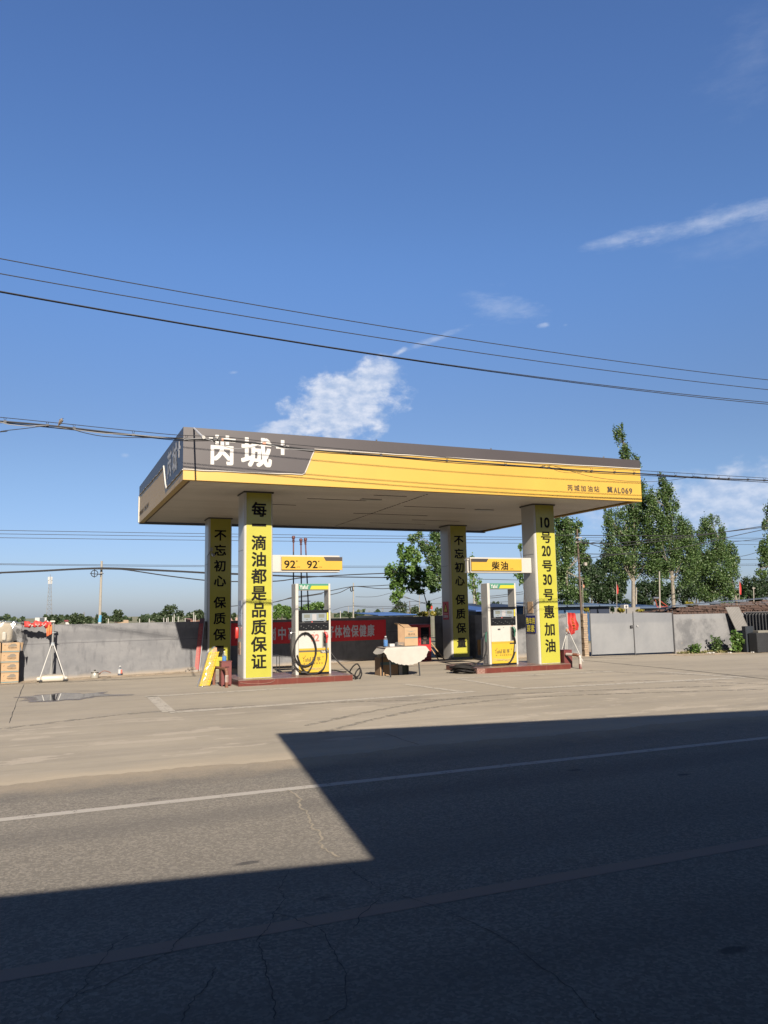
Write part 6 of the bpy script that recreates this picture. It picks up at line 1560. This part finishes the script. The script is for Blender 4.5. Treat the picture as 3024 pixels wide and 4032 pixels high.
# vent pipes
t = thing('vent_pipes', 'three tank vent pipes with mushroom caps tied by a crossbar behind the wall', 'vent pipes', (8.0, 28.9, 0)); Yv = 28.9
vred = mat('vent_red', (.12, .035, .032), .6, var=.15, scale=6); vshaded = mat('vent_black', (.02, .014, .014), .6)  # lower pipes: canopy shadow on the red paint, put into a dark colour
for (xt, yt, xb_, yb_) in ((1155.5, 2120, 1155.5, 2430), (1185, 2130, 1187.5, 2430), (1202.5, 2128, 1216, 2430)):
    a, b_ = at(xt, yt, Yv), at(xb_, yb_, Yv); md_ = at(xt + (xb_ - xt) * .17, yt + (yb_ - yt) * .17, Yv); base = b_ + (b_ - a) * (b_.z / (a.z - b_.z))
    p = obj('pipe', MB().tube([base, md_], .026, 8), vshaded, t); obj('sunlit_top', MB().tube([md_, a], .027, 8), vred, t)
    o = obj('cap', MB().lathe(a, [(.03, -.10), (.045, -.085), (.05, -.06), (.035, -.04), (.06, .0), (.068, .03), (.06, .08), (.03, .10)], 14), vred, t); sm(o, 40)
    obj('flange', MB().lathe(a, [(.05, -.145), (.055, -.13), (.03, -.115)], 12), vred, t)
obj('crossbar', MB().tube([at(1175, 2367, Yv - .05), at(1222, 2367, Yv - .05)], .018, 6), vred, t)

# ------------------------------------------------------------------ overhead lines
wirem = mat('wire_black', (.02, .02, .022), .6); wgrey = mat('wire_grey', (.30, .30, .30), .6)
def fitline(pts, Y, x0=None, x1=None, n=40):
    P = [at(x, y, Y) for x, y in pts]; X = np.array([p.x for p in P]); Z = np.array([p.z for p in P])
    co = np.polyfit(X, Z, min(2, len(P) - 1)); xs = np.linspace(X[0] if x0 is None else x0, X[-1] if x1 is None else x1, n)
    return [Vector((float(x), Y, float(np.polyval(co, x)))) for x in xs]
def wire(lab, pts, Y, r, x0=None, x1=None, group=None, M=None, name='power_line'):
    return tag(obj(name, MB().tube(fitline(pts, Y, x0, x1), r, 6), M or wirem), lab, 'power line', group)
GW = 'power lines crossing the sky above the canopy'
wire('uppermost of the power lines crossing the sky', [(0, 1021), (693, 1141.6), (1512, 1286), (2335, 1411), (3024, 1495)], 13.3, .008, -12, 34, GW)
wire('middle one of the power lines crossing the sky', [(0, 1079), (693, 1195), (1512, 1338), (2335, 1449), (3024, 1535)], 13.2, .008, -12, 34, GW)
wire('upper strand of the lowest twin power line crossing the sky', [(0, 1153), (693, 1259), (1512, 1401), (2335, 1515), (3024, 1583)], 13.45, .0085, -12, 34, GW)
wire('lower strand of the lowest twin power line crossing the sky', [(0, 1157), (693, 1262), (1512, 1404), (2335, 1520), (3024, 1590)], 13.47, .0085, -12, 34, GW)
# telecom bundle along the canopy
YB_ = 13.42
t = thing('telecom_bundle', 'black telecom cable bundle on small hangers running past the canopy front', 'cable bundle', (5, YB_, 5.1))
bp = [(-1300, 1590), (-500, 1625), (-60, 1656), (0, 1659), (187, 1675), (527, 1713), (725, 1728), (860, 1731), (1040, 1748), (1235, 1772), (1512, 1795), (1800, 1817), (2100, 1838), (2329, 1855), (2519, 1865), (2760, 1881), (3024, 1892), (3200, 1900)]
mp_ = [(-1300, 1560), (-500, 1600), (-60, 1638), (0, 1643), (240, 1667), (527, 1697), (702, 1713), (900, 1722), (1100, 1745), (1400, 1772), (1700, 1796), (2100, 1829), (2519, 1853), (3024, 1883), (3200, 1892)]
def pline(pts, Y): return curve([at(x, y, Y) for x, y in pts], 4)
obj('main_cable', MB().tube(pline(bp, YB_), .015, 6), wirem, t)
obj('second_cable', MB().tube(pline([(x, y + 5 + 2.5 * math.sin(x * .011)) for x, y in bp], YB_ + .02), .008, 5), wirem, t)
obj('messenger_wire', MB().tube(pline(mp_, YB_), .006, 5), wirem, t)
obj('grey_cable', MB().tube(pline([(-500, 1626), (-60, 1655), (40, 1672), (110, 1678), (187, 1677), (300, 1693), (420, 1707), (527, 1712), (640, 1723), (725, 1727)], YB_ - .02), .007, 5), wgrey, t)
obj('grey_cable', MB().tube(pline([(725, 1730), (810, 1728), (870, 1752), (920, 1766), (985, 1762), (1040, 1748), (1080, 1756), (1130, 1767), (1235, 1773)], YB_ - .02), .0065, 5), wgrey, t)
obj('loose_cable', MB().tube(pline([(-1300, 1800), (-60, 1706), (0, 1698), (100, 1687), (187, 1677), (260, 1684), (340, 1706), (430, 1720), (600, 1724), (720, 1724)], YB_ - .03), .0065, 5), wirem, t)
obj('loose_cable', MB().tube(pline([(2120, 1840), (2165, 1832), (2230, 1850), (2320, 1875), (2420, 1890), (2520, 1897), (2620, 1893), (2700, 1882), (2740, 1876), (2800, 1886), (2880, 1888), (3024, 1893)], YB_ - .03), .005, 5), wirem, t)
obj('loose_cable', MB().tube(pline([(2160, 1836), (2200, 1856), (2260, 1862), (2330, 1855), (2380, 1860), (2440, 1861), (2500, 1864), (2600, 1869)], YB_ - .02), .004, 5), wirem, t)
for x in (20, 187, 292, 525, 735, 1120, 1380, 1500, 1760, 1990, 2140, 2160, 2329, 2420, 2497, 2592, 2660, 2730, 2780, 2830, 2870, 2945, 3010):
    yb_ = np.interp(x, [p[0] for p in bp], [p[1] for p in bp]); ym = np.interp(x, [p[0] for p in mp_], [p[1] for p in mp_])
    mb = MB(); a, b_ = at(x - 5, ym, YB_), at(x + 5, ym, YB_); c = at(x, yb_, YB_); mb.tube([a, c, b_], .004, 4); mb.box(c.x - .022, c.x + .022, YB_ - .02, YB_ + .02, c.z - .018, c.z + .018); obj('hanger', mb, wirem, t)
for x, y in ((873, 1731), (1040, 1746)): c = at(x, y, YB_ - .03); obj('splice', MB().box(c.x - .03, c.x + .03, YB_ - .05, YB_ - .015, c.z - .02, c.z + .02, bev=.006), mat('splice_orange', (.50, .22, .13), .6), t)
t = thing('wire_bracket', 'white diagonal bracket holding the cables off the canopy left corner', 'bracket', (2.81, 16.78, 5.5))
a, b_ = Vector((2.81, 16.75, 5.545)), at(798, 1720, 13.45)
obj('arm', MB().tube([a, b_], .018, 6), wl_, t); obj('insulator', MB().tube([b_, b_ + Vector((.0, -.10, -.03))], .03, 8), wl_, t)
t = thing('junction_fitting', 'small dark cable fitting hanging on the bundle over the canopy logo', 'fitting', at(855, 1731, YB_))
mb = MB()
for x in (846, 864): c = at(x, 1729, YB_ - .03); mb.box(c.x - .03, c.x + .03, YB_ - .06, YB_ - .02, c.z - .03, c.z + .025); mb.tube([c, c + Vector((0, 0, -.1))], .008, 5)
obj('body', mb, wirem, t)
# the bird
t = thing('bird', 'small sparrow perched on the cable left of the canopy', 'bird', at(240, 1672, YB_))
c = at(240, 1660, YB_); s = .052
me = bpy.data.meshes.new('body'); vs = [c + Vector(q) * s for q in ((-.95, .1, -1.75), (-.42, .05, -.75), (-.05, 0, -.1), (.1, 0, .45), (.22, -.05, .85), (.42, -.10, .98))]
me.from_pydata([tuple(v - wloc(t)) for v in vs], [(i, i + 1) for i in range(5)], []); bo = bpy.data.objects.new('body', me); COL.objects.link(bo); bo.parent = t
md = bo.modifiers.new('skin', 'SKIN'); bo.modifiers.new('sub', 'SUBSURF').levels = 2; bo.modifiers['sub'].render_levels = 2
for v, r_ in zip(me.skin_vertices[0].data, (.12, .30, .58, .52, .36, .10)): v.radius = (r_ * s, r_ * s)
me.skin_vertices[0].data[2].use_root = True
me.materials.append(mat('bird_grey', (.28, .24, .20), .9, col2=(.12, .10, .08), scale=60))
obj('wing', MB().prism([c + Vector(q) * s for q in ((.25, -.55, .35), (-.35, -.58, -.1), (-.75, -.35, -1.1), (-.2, -.60, -.4))], (0, -.006, 0)), mat('bird_brown', (.12, .075, .045), .9), t)
obj('beak', MB().lathe(c + Vector((.46, -.1, .98)) * s, [(.12 * s, 0), (.01 * s, .4 * s)], 8, (.9, -.2, .1)), black, t)
mb = MB(); mb.tube([c + Vector((-.05, -.1, -.5)) * s, at(240, 1668, YB_)], .004, 5); mb.tube([c + Vector((.1, -.1, -.4)) * s, at(242, 1668.5, YB_)], .004, 5); obj('leg', mb, black, t)
# far lines
G2 = 'thin far power lines behind the station'
for y0, y1, y2, l in ((2088, 2102, 2112, 'uppermost of the three thin far lines behind the columns'), (2102, 2113, 2122, 'middle of the three thin far lines behind the columns'), (2117, 2128, 2136, 'lowest of the three thin far lines behind the columns')):
    wire(l, [(0, y0), (850, y1), (1700, y2), (2500, y2 + 6)], 95, .032, -40, 110, G2)
for y0, y1, y2, l in ((2220, 2226, 2230, 'upper of the far twin lines at the height of the price signs'), (2224, 2231, 2236, 'lower of the far twin lines at the height of the price signs')):
    wire(l, [(0, y0), (850, y1), (1700, y2), (2500, y2 - 4)], 120, .035, -50, 140, G2)
Y = 69.6
def cab(lab, paths, r, Y, cat='cable'):
    t = thing('far_cable', lab, cat, at(*paths[0][0], Y))
    for p in paths: obj('strand', MB().tube(curve([at(x, y, Y) for x, y in p], 5), r, 5), wirem, t)
    return t
cab('sagging black cable bundle on the banded pole beyond the left wall', [[(-1500, 2262), (-700, 2270), (-40, 2256), (0, 2254), (150, 2247), (300, 2239), (398, 2236), (470, 2237), (560, 2241), (700, 2248), (810, 2254), (920, 2258), (1080, 2265), (1250, 2270), (1500, 2274), (1560, 2275)],
     [(-1500, 2266), (-700, 2274), (-40, 2258), (0, 2256), (150, 2250), (300, 2242), (398, 2240), (520, 2243), (700, 2251), (850, 2259), (1000, 2264), (1200, 2272)], [(398, 2236), (500, 2244), (650, 2266), (820, 2286), (940, 2290), (1090, 2288), (1200, 2274), (1400, 2262), (1600, 2255)]], .05, Y)
cab('knotted black cables on the slim pole behind the pump marked 92', [[(900, 2388), (1078, 2371), (1150, 2352), (1240, 2340), (1320, 2322), (1385, 2310), (1450, 2308), (1550, 2302), (1700, 2288)], [(1300, 2342), (1340, 2332), (1372, 2316), (1391, 2309), (1430, 2311), (1500, 2318), (1560, 2314)], [(1078, 2371), (1140, 2357), (1200, 2349), (1270, 2338)]], .055, 109)
cab('thin slack lines low over the wall right of the slim pole', [[(1310, 2403), (1371, 2387), (1450, 2392), (1560, 2394), (1615, 2368), (1700, 2377), (1800, 2376), (1900, 2374), (2050, 2366)], [(1400, 2350), (1480, 2349), (1560, 2332), (1660, 2338)], [(1391, 2385), (1500, 2388), (1620, 2385), (1740, 2350)]], .03, 119)
cab('bundle of black cables on the brown wooden pole running right through the poplars', [[(2272, 2128), (2320, 2138), (2400, 2140), (2520, 2130), (2700, 2110), (2850, 2095), (3040, 2072)], [(2272, 2132), (2310, 2140), (2360, 2134), (2420, 2150), (2560, 2135), (2760, 2108), (3040, 2066)], [(2276, 2180), (2400, 2182), (2560, 2178), (2760, 2140), (2900, 2108), (3040, 2078)], [(2310, 2137), (2380, 2160), (2412, 2174)], [(2276, 2200), (2380, 2190), (2480, 2176)], [(2100, 2105), (2272, 2108), (2700, 2110)]], .017, 29.6)
cab('thin lines in the sky gap near the right photo edge', [[(2860, 2186), (2920, 2190), (2990, 2172), (3040, 2160)], [(2850, 2202), (2940, 2203), (3040, 2200)], [(2800, 2140), (2920, 2130), (3040, 2116)]], .018, 45)
cab('lines passing behind the diesel pump and the right back column', [[(1740, 2280), (1900, 2281), (2050, 2284)], [(1880, 2358), (1960, 2352), (2060, 2338)], [(1870, 2350), (1960, 2345), (2060, 2330)]], .03, 80)
